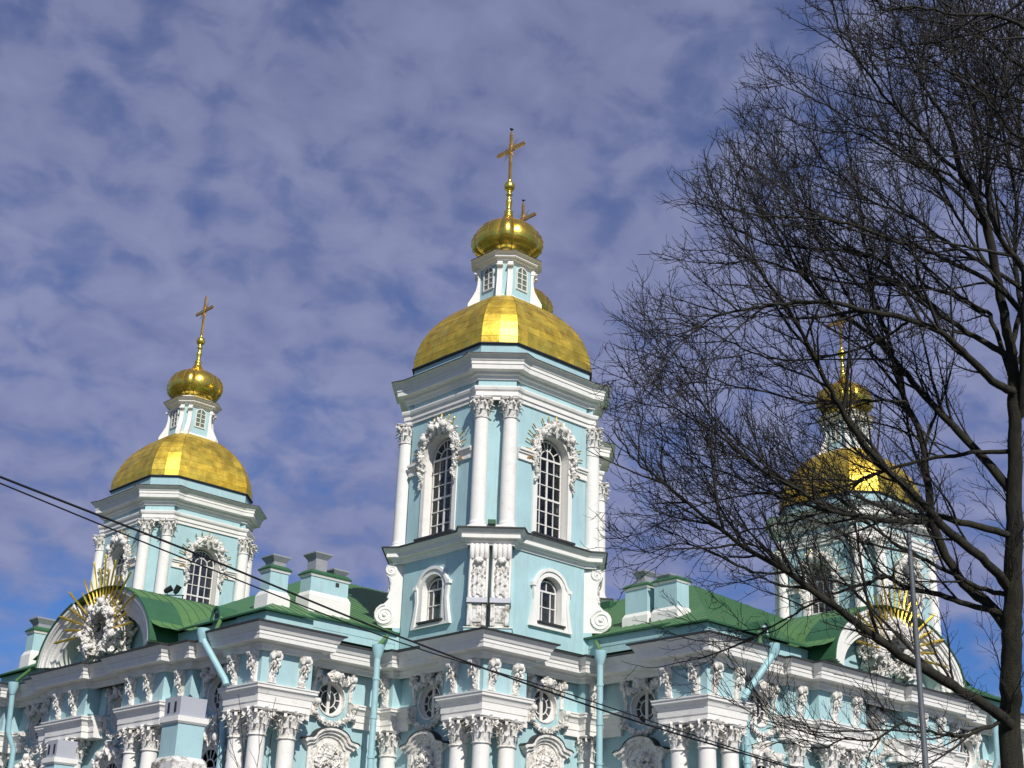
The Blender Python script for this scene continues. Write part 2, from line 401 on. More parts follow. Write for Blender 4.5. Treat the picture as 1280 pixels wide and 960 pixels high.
def ray_spike(mb, c, d, r0, r1, w, m=0, side=None):
    c = Vector(c); d = Vector(d).normalized(); s_ = side or d.cross(Vector((0,1,0))).normalized(); o = Vector((0, -.045, 0))
    p0 = c+d*r0; pm = c+d*(r1-(r1-r0)*.08); p1 = c+d*r1
    mb.loft([[p0-s_*w*.35, p0+o, p0+s_*w*.35, p0-o], [pm-s_*w*.5, pm+o, pm+s_*w*.5, pm-o], [p1-s_*w*.04, p1+o*.1, p1+s_*w*.04, p1-o*.1]], m, False)
RAYS = ((-20,.2),(-6,.28),(8,.32),(22,.34),(58,.30),(72,.34),(88,.45),(104,.36),(118,.3),(140,.34),(154,.34),(168,.34),(182,.28),(196,.2))
def ray_mesh():
    mb = MB(); ray_spike(mb, (0, -.13, 0), (1, 0, 0), 1.60, 2.15, .085, side=Vector((0, 0, 1))); return mb.mesh('gilded_ray', [GOLDD])
def tower_window_mesh(glass):
    mb = MB(); hw, z0, zs = 1.04, 0.0, 4.33; f = F(0)      # local z=0 sill
    mb.band(f, arch(hw-.07, .07, zs), arch(hw, 0, zs), -.05, .06, 0)
    mb.panel(f, arch(hw-.02, .02, zs), m=1)
    for x, w in ((-.5,.045),(0,.11),(.5,.045)): mb.bar(f, (x, .05), (x, zs), w, -.045, .045)
    for z, w in ((.72,.045),(1.44,.045),(2.16,.10),(2.88,.045),(3.6,.045),(zs,.10)): mb.bar(f, (-hw, z), (hw, z), w, -.06, .05)
    mb.bandopen(f, arc(.48, zs, .48), arc(.54, zs, .54), -.04, .04)
    for an in (36, 72, 108, 144): mb.bar(f, (.52*math.cos(R(an)), zs+.52*math.sin(R(an))), (hw*math.cos(R(an)), zs+hw*math.sin(R(an))), .045, -.04, .04)
    mb.bar(f, (0, zs), (0, zs+hw), .05, -.04, .04)
    return mb.mesh('window', [FRAME, glass])
def small_window_mesh():
    mb = MB(); hw, zs = .70, 1.62; f = F(0); rise = .58
    mb.band(f, arch(hw-.07, .07, zs, rise-.06), arch(hw, 0, zs, rise), -.05, .05, 0)
    mb.panel(f, arch(hw-.02, .02, zs, rise), m=1)
    for x, w in ((-.30,.06),(.30,.06)): mb.bar(f, (x, .05), (x, zs), w, -.04, .04)
    mb.bar(f, (0, zs), (0, zs+rise), .05, -.04, .04)
    for z, w in ((.8,.045),(zs,.09)): mb.bar(f, (-hw, z), (hw, z), w, -.06, .05)
    return mb.mesh('window', [FRAME, GLASSD])
def round_window_mesh():
    mb = MB(); f = F(0); r = .80
    mb.band(f, circ(r-.09, 0), circ(r, 0), -.06, .06); mb.panel(f, circ(r-.03, 0), m=1)
    mb.band(f, circ(.40, 0), circ(.45, 0), -.04, .04)
    mb.bar(f, (0, -r), (0, r), .17, -.08, .03)
    for an in (0, 38, 142, 180, 218, 322): mb.bar(f, (.44*math.cos(R(an)), .44*math.sin(R(an))), (r*math.cos(R(an)), r*math.sin(R(an))), .05, -.04, .04)
    return mb.mesh('round_window', [FRAME, GLASSD])
def round_surround_mesh():      # stucco head, side strips and corbels around a round window; origin at window centre, on wall plane
    random.seed(5); mb = MB(); f = F(0)
    mb.band(f, circ(.80, 0), circ(.87, 0), -.05, .0)
    for sg in (-1, 1):
        mb.box(sg*1.13-.11, sg*1.13+.11, -.10, 0, -.05, 1.0)
        volute(mb, (sg*1.13, -.22, 1.05), (1,0,0), .17, .24, turns=1.3)
        mb.blob((sg*1.13, -.20, 1.30), (.2,.16,.16)); mb.blob((sg*1.13, -.16, .75), (.13,.12,.22))
        for k in range(14):
            t = k/13; x = sg*(1.0-.85*t); z = 1.12-.42*math.sin(t*PI)*.9+.18*t
            mb.blob((x+random.uniform(-.05,.05), -.20-.08*random.random(), z+random.uniform(-.05,.05)), .09+.06*random.random(), jit=.35)
        # corbel cutting the entablature beside the window
        mb.box(sg*1.16-.19, sg*1.16+.19, -.34, 0, -.98, -.16)
        volute(mb, (sg*1.16, -.38, -.30), (1,0,0), .16, .34, turns=1.3); volute(mb, (sg*1.16, -.33, -.84), (1,0,0), .11, .3, turns=1.2)
        for k in range(5): mb.blob((sg*1.16, -.42+.02*k, -.42-.09*k), (.11,.08,.06), jit=.3)
    for k in range(30): mb.blob((random.uniform(-.33,.33), -.20-.15*random.random(), 1.0+random.uniform(-.2,.30)), .06+.07*random.random(), jit=.35)
    mb.blob((0, -.36, 1.10), (.19,.17,.23), jit=.2)
    mb.bandopen(f, arc(.98, .35, .78, 20, 25, 155), arc(1.06, .35, .88, 20, 25, 155), -.14, 0)
    return mb.mesh('window_surround', [STUCCO])
def garland_mesh():
    random.seed(9); mb = MB()
    for k in range(64):
        t = k/63; an = R(200+140*t); r = 1.22
        mb.blob((r*math.cos(an)+random.uniform(-.04,.04), -.12-.09*random.random(), r*math.sin(an)*1.0-.05+random.uniform(-.06,.06)), .035+.045*random.random()+.03*math.sin(t*PI), jit=.35)
    return mb.mesh('garland', [STUCCO])
def frieze_bracket_mesh():      # z 0..1.5, faces -y, stands on plane y=0
    random.seed(3); mb = MB()
    mb.box(-.24, .24, -.13, 0, 0, 1.0); mb.box(-.17, .17, -.16, -.13, .06, .85)
    mb.box(-.28, .28, -.17, 0, 0, .07)
    mb.loft([[Vector((-.24,0,.9)), Vector((.24,0,.9)), Vector((.24,-.16,.9)), Vector((-.24,-.16,.9))], [Vector((-.30,0,1.45)), Vector((.30,0,1.45)), Vector((.30,-.45,1.45)), Vector((-.30,-.45,1.45))]], 0, False)
    for sg in (-1, 1):
        volute(mb, (sg*.26, -.36, 1.22), (0,1,.0), .16, .16, turns=1.3)
        mb.blob((sg*.2, -.30, .85), (.12,.12,.16), jit=.4)
    volute(mb, (0, -.46, 1.30), (1,0,0), .15, .3, turns=1.3)
    for k in range(12): mb.blob((random.uniform(-.2,.2), -.25-.15*random.random(), .55+.75*random.random()), .07+.06*random.random(), jit=.4)
    for k in range(7): mb.blob((random.uniform(-.07,.07), -.19, .12+.1*k), (.07,.05,.07), jit=.4)
    for v in mb.v: v.x *= .80; v.y *= .85
    return mb.mesh('frieze_bracket', [STUCCO])
def ogee_head_mesh():           # arched stucco head with shoulders and relief panel, origin at top centre (z=0), on wall plane
    random.seed(13); mb = MB(); f = F(0)
    def ol(o, drop=0):
        hw, ah = 1.62+o, 1.02+o*.6; zs = -.62
        L = [(-hw, zs-.10+o), (-hw+.12, zs+o), (-ah-.1, zs+.06+o)]
        L += [(ah*math.cos(R(180-i*10)), zs+.06+o+(.56)*math.sin(R(i*10))) for i in range(1, 18)]
        L += [(ah+.1, zs+.06+o), (hw-.12, zs+o), (hw, zs-.10+o)]; return L
    mb.bandopen(f, ol(-.10), ol(.04), -.42, 0); mb.bandopen(f, ol(-.24), ol(-.10), -.30, 0); mb.bandopen(f, ol(-.38), ol(-.24), -.18, 0)
    mb.bandopen(f, ol(.04), ol(.075), -.46, 0, 1)
    mb.solid([(-1.22, -3.6), (1.22, -3.6), (1.22, -1.0), (.85, -.75), (.5, -.45), (0, -.35), (-.5, -.45), (-.85, -.75), (-1.22, -1.0)], f, -.10, 0)
    for sg in (-1, 1): mb.box(sg*1.12-.14, sg*1.12+.14, -.18, -.10, -3.6, -.95)
    for k in range(80):
        a = random.random()*2*PI; r = random.random()**.6
        mb.blob((.72*r*math.cos(a), -.16-.12*random.random(), -1.55+.75*r*math.sin(a)), .05+.10*random.random(), jit=.4)
    for k in range(9):
        an = R(20+17.5*k); mb.tube([(.2*math.cos(an), -.14, -1.15+.2*math.sin(an)), (.55*math.cos(an), -.13, -1.15+.5*math.sin(an))], [.03,.05], 5)
    mb.blob((0,-.3,-1.25), (.17,.15,.2), jit=.1)
    return mb.mesh('window_head', [STUCCO, DRIP])
def crest_head_mesh():          # arched window with stucco crest (arm fronts)
    random.seed(17); mb = MB(); f = F(0)
    A = arc(1.05, -1.9, 1.05, 18); B = arc(1.30, -1.9, 1.30, 18)
    mb.bandopen(f, A, B, -.16, 0); mb.bandopen(f, arc(.9, -1.9, .9, 18), A, -.10, 0)
    for sg in (-1, 1): mb.box(sg*1.10-.2, sg*1.10+.2, -.14, 0, -4.0, -1.9)
    mb.panel(f, arch(.92, -4.0, -1.9, .92), m=1)
    g = lambda s_, z, d=0: Vector((s_, d-.03, z))
    for x in (-.45, 0, .45): mb.bar(g, (x, -4), (x, -1.9), .06, -.02, .02, 2)
    mb.bar(g, (-.9, -1.9), (.9, -1.9), .08, -.02, .02, 2); mb.bandopen(g, arc(.4, -1.9, .4, 12), arc(.46, -1.9, .46, 12), -.02, .02, 2)
    for an in (35, 65, 90, 115, 145): mb.bar(g, (.43*math.cos(R(an)), -1.9+.43*math.sin(R(an))), (.9*math.cos(R(an)), -1.9+.9*math.sin(R(an))), .045, -.02, .02, 2)
    for k in range(70):
        t = random.random(); an = R(10+160*t); rr = 1.38+random.random()*.32*(1.2-abs(t-.5)*1.2)
        mb.blob((rr*math.cos(an), -.18-.16*random.random(), -1.9+rr*math.sin(an)), .08+.11*random.random(), jit=.4)
    for x, z in ((0, -.05), (-.9, -.55), (.9, -.55)):
        mb.blob((x, -.42, z), (.20,.19,.24), jit=.08)
        for q in (-1, 1):
            for k in range(4): mb.blob((x+q*(.22+.1*k), -.28, z-.05+.07*k), (.15,.08,.10), jit=.25)
    mb.blob((0, -.3, -.45), (.35,.22,.3), jit=.4)
    return mb.mesh('window_head', [STUCCO, GLASSD, FRAME])
def console_mesh():          # S-scroll buttress; back plane y=0 facing -y, z = 0 at the bottom of the big scroll
    random.seed(31); mb = MB(); w = .96; h = 3.35; fn = lambda a, b, d=0: Vector((d, -a, b))
    P = [(0, -.1), (.9, -.1), (1.20, .05), (1.42, .30), (1.45, .58), (1.34, .88), (1.02, 1.12), (.76, 1.4), (.66, 1.8), (.62, 2.2), (.70, 2.5), (.92, 2.7), (1.0, 2.95), (.92, 3.2), (.80, h), (0, h)]
    mb.solid(P, fn, -w/2, w/2)
    volute(mb, (0, -.90, .56), (1,0,0), .55, w+.06, turns=2.4)
    volute(mb, (0, -.68, 2.98), (1,0,0), .32, w+.06, turns=2)
    for sg in (-1, 1): mb.tube([(sg*(w/2-.08), -.80, 1.5), (sg*(w/2-.08), -.66, 1.9), (sg*(w/2-.08), -.66, 2.3), (sg*(w/2-.08), -.78, 2.6)], .06, 6)
    for k in range(26): mb.blob((random.uniform(-.3, .3), -.68-.1*random.random(), random.uniform(1.4, 2.7)), .09, 1, 1, .35)
    mb.box(-w/2, w/2, -.45, 0, -.9, -.1, 2)
    return mb.mesh('scroll_console', [WHITE, STUCCO, BLUE])
def panel_console_mesh():    # weathered leaf panels above a ledge and a crumbling block (chamfer facing the street); z = 0 at block bottom
    random.seed(33); mb = MB(); w = .96; fn = lambda a, b, d=0: Vector((d, -a, b))
    mb.solid([(0, 1.45), (.78, 1.45), (.76, 1.9), (.66, 2.4), (.60, 3.0), (.60, 3.5), (.66, 3.7), (.70, 4.2), (0, 4.2)], fn, -w/2, w/2, 0)
    for sg in (-1, 1): mb.tube([(sg*(w/2-.07), -.80, 1.5), (sg*(w/2-.07), -.78, 1.9), (sg*(w/2-.07), -.68, 2.4), (sg*(w/2-.07), -.62, 3.0), (sg*(w/2-.07), -.64, 3.55)], .055, 6, 0)
    for z, hh, ww in ((1.55, .62, .26), (2.05, .60, .24), (2.55, .55, .2)):
        for sg in (-1, 0, 1):
            o = -.82+(z-1.55)*.13; leaf(mb, (sg*.20, o, z+(0 if sg else .12)), (sg*.25, -1, 0), hh, ww, .14, 1)
    for k in range(30): mb.blob((random.choice((-1, 1))*random.uniform(.1, .36), -.72+random.uniform(-.03, .05), random.uniform(1.5, 3.3)), .055, 1, 1, .35)
    mb.blob((0, -.80, 3.38), (.27,.17,.15), 1, 1, .15); mb.blob((0, -.90, 3.30), (.13,.1,.12), 1, 1, .1)
    for x in (-.36, -.12, .12, .36): mb.tube([(x, -.62, 3.55), (x, -.74, 3.75), (x, -.74, 4.0), (x, -.66, 4.2)], .125, 6, 0)
    mb.loft([[Vector((-w/2-.03,0,1.20)),Vector((w/2+.03,0,1.20)),Vector((w/2+.03,-1.02,1.20)),Vector((-w/2-.03,-1.02,1.20))],[Vector((-w/2-.03,0,1.46)),Vector((w/2+.03,0,1.46)),Vector((w/2+.03,-.92,1.46)),Vector((-w/2-.03,-.92,1.46))]], 2, False)
    mb.solid([(0, 0), (.82, 0), (.88, .25), (.90, .8), (.84, 1.2), (0, 1.2)], fn, -w/2+.03, w/2-.03, 3)
    for x in (-.36, .36): mb.box(x-.10, x+.10, -.95, -.7, .08, 1.12, 3)
    mb.box(-.2, .2, -.93, -.7, .25, .95, 3)
    return mb.mesh('leaf_console', [WHITE, STUCCO, VENT, WORN])
M_WIN_C = tower_window_mesh(GLASSC); M_WIN_D = tower_window_mesh(GLASSD); M_SWIN = small_window_mesh(); M_RWIN = round_window_mesh()
M_CROWN = stucco_arch_mesh(); M_RAY = ray_mesh(); M_CONS = console_mesh(); M_PCONS = panel_console_mesh(); M_RSUR = round_surround_mesh(); M_GARL = garland_mesh()
M_FBR = frieze_bracket_mesh(); M_OGEE = ogee_head_mesh(); M_CREST = crest_head_mesh()

# ------------------------------------------------------------------ towers
def octpath(a, B, blk=None, hw=1.0):       # contour counter-clockwise (outward = right of travel), optional blocks on the short sides
    out = []
    for k in range(4):
        Rk = Matrix.Rotation(R(90*k), 2)
        pts = [Vector((-a, B)), Vector((-a, -B))]
        if blk:
            n_ = Vector((-.70711, -.70711)); t_ = Vector((-.70711, .70711))
            pts += [n_*blk+t_*hw, n_*blk-t_*hw]
        out += [Rk @ p for p in pts]
    return out
A_, B_ = 4.2, 2.5; CH = (A_+B_)*.70711
WZ0, WZS = 22.05, 26.38                     # upper window sill and springing
def tower_meshes(glass):
    T = {}
    # body: walls with openings
    mb = MB()
    for k in range(4):
        M = RZ(90*k); f0 = F(A_); f = lambda s_, z, d=0, M=M, f0=f0: M @ f0(s_, z, d)
        mb.panel(f, [(-B_, 21.2), (B_, 21.2), (B_, 30.2), (-B_, 30.2)], [arch(1.13, WZ0-.05, WZS)], .0, 0)
        mb.panel(f, [(-B_, 15.5), (B_, 15.5), (B_, 21.2), (-B_, 21.2)], [arch(.78, 17.55, 19.3, .66)], .0, 0)
        h = arch(1.13, WZ0-.05, WZS); kk = len(h)
        vs = [f(a, b, 0) for a, b in h]+[f(a, b, .55) for a, b in h]; mb.add(vs, [(i, (i+1) % kk, kk+(i+1) % kk, kk+i) for i in range(kk)], 1)
        h = arch(.78, 17.55, 19.3, .66); kk = len(h)
        vs = [f(a, b, 0) for a, b in h]+[f(a, b, .4) for a, b in h]; mb.add(vs, [(i, (i+1) % kk, kk+(i+1) % kk, kk+i) for i in range(kk)], 1)
        M2 = RZ(-45+90*k); f1 = F(CH); g = lambda s_, z, d=0, M2=M2: M2 @ f1(s_, z, d); hb = (A_-B_)*.70711
        mb.panel(g, [(-hb, 15.5), (hb, 15.5), (hb, 30.2), (-hb, 30.2)])
        # frieze block over columns, projecting pier, plinths
        mb.box(-1.0, 1.0, -5.1, -CH+.05, 29.4, 30.2, 0, M2)
        if k == 0:
            for x in (-.62, .62): mb.box(x-.56, x+.56, -5.62, -CH+.05, 15.5, 16.68, 0, M2); mb.box(x-.59, x+.59, -5.68, -CH+.05, 16.68, 16.72, 1, M2)
        else: mb.box(-1.1, 1.1, -5.0, -CH+.05, 15.5, 16.9, 0, M2)
    fl = octpath(A_-.02, B_-.01)
    mb.poly([Vector((p.x, p.y, 21.5)) for p in fl], 2); mb.poly([Vector((p.x, p.y, 30.6)) for p in fl], 2)
    T['body'] = mb.mesh('tower', [BLUE, WHITE, INTER])
    # upper cornice, architrave, lower cornice
    blkp = octpath(A_, B_, 5.1, 1.0)
    mb = MB()
    mb.sweep(blkp, [(0, 28.78), (.10, 28.78), (.10, 29.0), (.17, 29.0), (.17, 29.22), (.26, 29.30), (.30, 29.42), (.30, 29.5), (0, 29.52)], True)
    T['architrave'] = mb.mesh('architrave', [WHITE])
    mb = MB()
    mb.sweep(blkp, [(0, 29.93), (.10, 29.93), (.12, 30.12), (.24, 30.16), (.26, 30.30), (.57, 30.34), (.58, 30.58), (.62, 30.60), (.62, 30.76), (.66, 30.78), (.74, 30.92), (.86, 31.04), (.94, 31.05), (.94, 31.12), (-.35, 31.24)], True, mats=[0]*12+[1, 1, 1])
    T['cornice'] = mb.mesh('cornice', [WHITE, DRIP])
    blkl = octpath(A_, B_, 5.28, 1.12)
    mb = MB()
    mb.sweep(blkl, [(0, 20.92), (.08, 20.92), (.10, 21.06), (.18, 21.12), (.20, 21.20), (.40, 21.22), (.40, 21.42), (.44, 21.44), (.60, 21.64), (.68, 21.65), (.68, 21.72), (.12, 21.80)], True, mats=[0]*8+[1, 1, 1])
    mb.sweep(octpath(A_, B_, 5.28, 1.05), [(.10, 21.74), (.10, 21.98), (-.2, 22.0)], True)
    T['cornice2'] = mb.mesh('lower_cornice', [WHITE, DRIP])
    # cap slabs under columns
    # impost bands, archivolts, lower window surrounds (one face each)
    mb = MB(); f = F(A_)
    mb.bandopen(f, arc(1.13, WZS, 1.13, 20), arc(1.48, WZS, 1.48, 20), -.10, 0); mb.bandopen(f, arc(1.48, WZS, 1.48, 20), arc(1.58, WZS, 1.58, 20), -.05, 0)
    for sg in (-1, 1):
        a, b = sorted((sg*1.13, sg*1.42)); mb.box(a, b, -A_-.06, -A_+.01, WZ0, WZS-.6)
        a, b = sorted((sg*1.13, sg*(B_+.05)))
        for z0, z1, d in ((25.72, 25.84, .10), (25.84, 26.10, .06), (26.10, 26.22, .14), (26.22, 26.34, .22)): mb.box(a, b, -A_-d, -A_+.01, z0, z1)
    mb.box(-1.5, 1.5, -A_-.30, -A_+.02, WZ0-.14, WZ0-.02, 1)
    T['surround'] = mb.mesh('arch_surround', [WHITE, DRIP])
    mb = MB(); z0, zs = 17.55, 19.3
    IN = [(-.78, z0), (-.78, 18.1), (-.78, 18.7), (-.78, zs)]+[( -.78*math.cos(R(i*15)), zs+.66*math.sin(R(i*15))) for i in range(1, 12)]+[(.78, zs), (.78, 18.7), (.78, 18.1), (.78, z0)]
    OU = [(-1.52, z0-.32), (-1.36, 17.9), (-1.24, 18.6), (-1.34, zs+.12)]+[(-1.16*math.cos(R(i*15)), zs+.10+.98*math.sin(R(i*15))) for i in range(1, 12)]+[(1.34, zs+.12), (1.24, 18.6), (1.36, 17.9), (1.52, z0-.32)]
    mid = [(a*.62+c*.38, b*.62+d*.38) for (a, b), (c, d) in zip(OU, IN)]
    mb.band(f, IN, OU, -.10, 0); mb.band(f, mid, OU, -.17, -.10)
    mb.box(-.95, .95, -A_-.26, -A_+.02, z0-.10, z0-.005, 1)
    for sg in (-1, 1): mb.box(min(sg*1.16, sg*1.42), max(sg*1.16, sg*1.42), -A_-.22, -A_, zs-.02, zs+.16)
    T['surround2'] = mb.mesh('window_surround', [WHITE, DRIP])
    # blue drum strip under dome
    mb = MB(); dp = octpath(4.17, 2.80)
    mb.sweep(dp, [(-.05, 31.0), (-.05, 32.05), (.06, 32.06), (.09, 32.10), (.09, 32.15), (0, 32.18)], True, mats=[0, 1, 1, 1, 1])
    T['drum'] = mb.mesh('dome_drum', [BLUE, DRIP])
    # gilded dome
    mb = MB(); random.seed(44)
    prof = [(1.0, 32.16), (1.0, 32.55), (.985, 33.0), (.955, 33.5), (.91, 34.0), (.85, 34.5), (.775, 34.97), (.69, 35.38), (.60, 35.75), (.50, 36.07), (.40, 36.32), (.30, 36.5)]
    oc = octpath(4.17, 2.80)
    seg = []                   # per side list of subdivisions
    for i in range(8):
        p, q = oc[i], oc[(i+1) % 8]; n_ = 8 if (p-q).length > 3 else 2
        nn = Vector(((q-p).y, -(q-p).x)).normalized()
        seg.append([p.lerp(q, j/n_)+nn*(.10*math.sin(PI*j/n_)) for j in range(n_+1)])
    for L in seg:
        grid = [[Vector((p.x*r, p.y*r, z)) for p in L] for r, z in prof]
        n_ = len(L)
        for k in range(len(prof)-1):
            for j in range(n_-1):
                c = [grid[k][j], grid[k][j+1], grid[k+1][j+1], grid[k+1][j]]
                nr = (c[1]-c[0]).cross(c[3]-c[0]).normalized()
                c = [x+nr*random.uniform(-.009, .009) for x in c]; mb.add(c, [(0, 1, 2, 3)], random.choice((0, 0, 2, 3)), False)
        for j in range(0, n_):
            rr = .012 if j in (0, n_-1) else .007
            mb.tube([grid[k][j]*1.0 for k in range(len(prof))], rr, 4, 1, True, False)
        for k in range(1, len(prof)-1):
            if k % 2 == 0 or True: mb.tube(grid[k], .007, 4, 1, False, False)
    T['dome'] = mb.mesh('dome', [GOLD, SEAM, GOLD2, GOLD3])
    # lantern
    mb = MB(); a, b = 1.30, .78; ch = (a+b)*.70711
    mb.sweep(octpath(a, b), [(0, 35.9), (0, 38.75)], True)
    mb.sweep(octpath(a, b), [(.25, 35.9), (.25, 36.45), (.12, 36.55), (0, 36.6)], True, m=1)
    for k in range(4):
        M2 = RZ(-45+90*k)
        for x in (-.30, .30):
            fn = lambda o, z, d=0, M2=M2: M2 @ Vector((d, -ch+.02-o, z))
            mb.solid([(0, 36.0), (.66, 36.0), (.66, 36.5), (.44, 36.9), (.24, 37.3), (.16, 37.7), (.14, 38.1), (.20, 38.35), (.26, 38.55), (.16, 38.6), (.14, 38.7), (0, 38.7)], fn, x-.15, x+.15, 1)
            mb.box(x-.18, x+.18, -ch-.34, -ch+.02, 38.36, 38.44, 1, M2)
        M = RZ(90*k)
        mb.box(-.70, .70, -a-.05, -a+.02, 38.58, 38.7, 1, M)
    T['lantern'] = mb.mesh('lantern', [BLUE, WHITE])
    mb = MB(); lb = octpath(1.44, .78)
    mb.sweep(lb, [(-.14, 38.62), (-.06, 38.64), (-.04, 38.74), (.08, 38.78), (.10, 38.86), (.26, 38.88), (.27, 38.98), (.40, 39.10), (.47, 39.11), (.47, 39.17), (.0, 39.32)], True, mats=[0]*7+[0, 1, 1, 1])
    mb.sweep(octpath(1.25, .80), [(0, 39.2), (.14, 39.24), (.14, 39.40), (.02, 39.46), (-.3, 39.5)], True)
    T['lcornice'] = mb.mesh('lantern_cornice', [WHITE, DRIP])
    mb = MB(); f = F(a+.02)
    mb.band(f, arch(.36, 37.20, 38.18, .34), arch(.43, 37.13, 38.18, .41), -.06, .02); mb.panel(lambda s_, z, d=0: Vector((s_, -a-.04, z)), arch(.38, 37.16, 38.18, .36), m=1)
    for z in (37.5, 37.85, 38.18): mb.bar(f, (-.37, z), (.37, z), .05, -.05, .0)
    mb.bar(f, (0, 37.15), (0, 38.52), .06, -.05, .0)
    T['lwin'] = mb.mesh('lantern_window', [FRAME, mat('pale_lantern_glass', (.13, .17, .12), .15)])
    # onion dome
    mb = MB(); op = [(.55, 39.42), (.68, 39.46), (.71, 39.53), (.66, 39.60), (.75, 39.68), (.86, 39.84), (.955, 40.08), (1.0, 40.40), (1.0, 40.72), (.955, 41.02), (.86, 41.32), (.70, 41.58), (.50, 41.78), (.33, 41.95), (.22, 42.13), (.15, 42.35), (.12, 42.5)]
    oc = octpath(1.62, 1.02)
    for i in range(8):
        p, q = oc[i], oc[(i+1) % 8]; long_ = (p-q).length > 1.5; n_ = 10 if long_ else 6; nn = Vector(((q-p).y, -(q-p).x)).normalized()
        L = [p.lerp(q, j/n_)+nn*((.36 if long_ else .24)*math.sin(PI*j/n_)**.6) for j in range(n_+1)]
        rings = []
        for r, z in op:
            # gores flatten towards the neck
            rings.append([Vector((x.x*r, x.y*r, z)) for x in L])
        mb.tube([x[0] for x in rings], .024, 5, 1, True, False)
        for q in ((3, 7) if long_ else (3,)): mb.tube([x[q] for x in rings[3:-2]], .009, 4, 1, True, False)
        mb.loft(rings, 0, True, False, closed=False)
        for k in range(2, len(op)-2, 1): mb.tube([x*1.0 for x in rings[k]], .009, 4, 1, False, False)
    T['onion'] = mb.mesh('onion_dome', [GOLDP, SEAM])
    mb = MB()
    mb.lathe([(.22, 42.35), (.30, 42.42), (.20, 42.5), (.26, 42.62), (.27, 42.72), (.17, 42.82), (.15, 43.0), (.19, 43.3), (.21, 43.42), (.12, 43.55), (.14, 43.8), (.22, 43.86), (.14, 43.95), (.13, 44.1)], 16)
    mb.lathe([(.02, 44.05)]+[(.33*math.sin(PI*i/12), 44.42-.34*math.cos(PI*i/12)) for i in range(1, 12)]+[(.08, 44.78), (.11, 44.84), (.05, 44.9)], 20)
    T['finial'] = mb.mesh('finial', [GOLDP])
    mb = MB()
    mb.box(-.065, .065, -.085, .085, 44.85, 48.0)
    for z, hl, hw in ((46.95, 1.15, .11),):
        o = [(-hl, z-hw), (-hl-.06, z), (-hl, z+hw), (hl, z+hw), (hl+.06, z), (hl, z-hw)]
        mb.solid(o, lambda s_, zz, d=0: Vector((d, s_, zz)), -.06, .06)
    mb.solid([(-.10, 47.95), (.10, 47.95), (.0, 48.25)], lambda s_, zz, d=0: Vector((d, s_, zz)), -.05, .05)
    for an in (25, 45, 65, 115, 135, 155, 205, 225, 245, 295, 315, 335):
        c_, s_ = math.cos(R(an)), math.sin(R(an)); L = .78 if an % 90 == 45 else .55
        mb.tube([(0, .08*c_, 46.95+.08*s_), (0, L*c_, 46.95+L*s_)], [.032, .010], 4)
    T['cross'] = mb.mesh('cross', [GOLDD])
    T['win'] = glass
    return T
COLM = column_mesh(6.0, .40)
def make_tower(parent, x, y, T, scale=1.0, z=0.0, beams=False, label=None):
    t = obj('tower', T['body'], parent, TR(x, y, z) @ Matrix.Scale(scale, 4), label)
    for nm, key in (('architrave', 'architrave'), ('cornice', 'cornice'), ('lower_cornice', 'cornice2'), ('dome_drum', 'drum'), ('dome', 'dome'), ('lantern', 'lantern'), ('lantern_cornice', 'lcornice'), ('onion_dome', 'onion'), ('finial', 'finial'), ('cross', 'cross')):
        obj(nm, T[key], t)
    for k in range(4):
        M = RZ(90*k)
        obj('arch_surround', T['surround'], t, M); obj('window_surround', T['surround2'], t, M); obj('lantern_window', T['lwin'], t, M)
        obj('stucco_crown', M_CROWN, t, M @ TR(0, -A_-.05, WZS))
        if k in (0, 3) and scale == 1:
            for an, L in RAYS: obj('gilded_ray', M_RAY, t, M @ TR(0, -A_, WZS+.1) @ Matrix.Rotation(R(-an), 4, 'Y') @ Matrix.Diagonal((1+(L-.3)*.3, 1, 1, 1)))
        obj('window', T['win'], t, M @ TR(0, -A_+.45, WZ0+.0)); obj('window', M_SWIN, t, M @ TR(0, -A_+.30, 17.60))
        M2 = RZ(-45+90*k)
        for s_ in (-.75, .75):
            obj('column', COLM, t, M2 @ TR(s_, -5.10, 21.78)); obj('capital', CAPITAL, t, M2 @ TR(s_, -5.10, 27.78) @ Matrix.Diagonal((.36, .36, .387, 1)))
        for s_ in (-.57, .57):
            if k == 0: obj('leaf_console', M_PCONS, t, M2 @ TR(s_, -CH, 16.72))
            else: obj('scroll_console', M_CONS, t, M2 @ TR(s_, -CH, 17.65))
    if beams:
        mb = MB()
        for z0 in (23.6, 26.0):
            for o in (-1.4, 1.4): mb.box(-3.9, 3.9, o-.12, o+.12, z0, z0+.25); mb.box(o-.12, o+.12, -3.9, 3.9, z0+.26, z0+.5)
        for o in (-1.4, 1.4):
            for q in (-1.4, 1.4): mb.box(o-.14, o+.14, q-.14, q+.14, 21.5, 29)
        for k in range(14): mb.box(-2.6+.3*k, -2.3+.3*k, 1.7, 2.6, 21.6+.3*k, 21.7+.3*k)
        obj('belfry_frame', mb.mesh('belfry_frame', [WHITE]), t)
    return t

# ------------------------------------------------------------------ ground
def ground():
    mb = MB(); mb.box(-6000, 6000, -6000, 6000, -1, 0); o = obj('ground', mb.mesh('ground', [LAWN])); tag(o, kind='structure')
    mb = MB(); mb.add([(-46,-46,.004),(46,-46,.004),(46,46,.004),(-46,46,.004)], [(0,1,2,3)]); o = obj('pavement', mb.mesh('pavement', [mat('paving', (.11,.105,.10), .9, bump=.2)])); tag(o, kind='structure')
    mb = MB(); mb.add([(-80,-400,.006),(-72,-400,.006),(-72,400,.006),(-80,400,.006)], [(0,1,2,3)]); o = obj('road', mb.mesh('road', [ASPH])); tag(o, kind='structure')
ground()

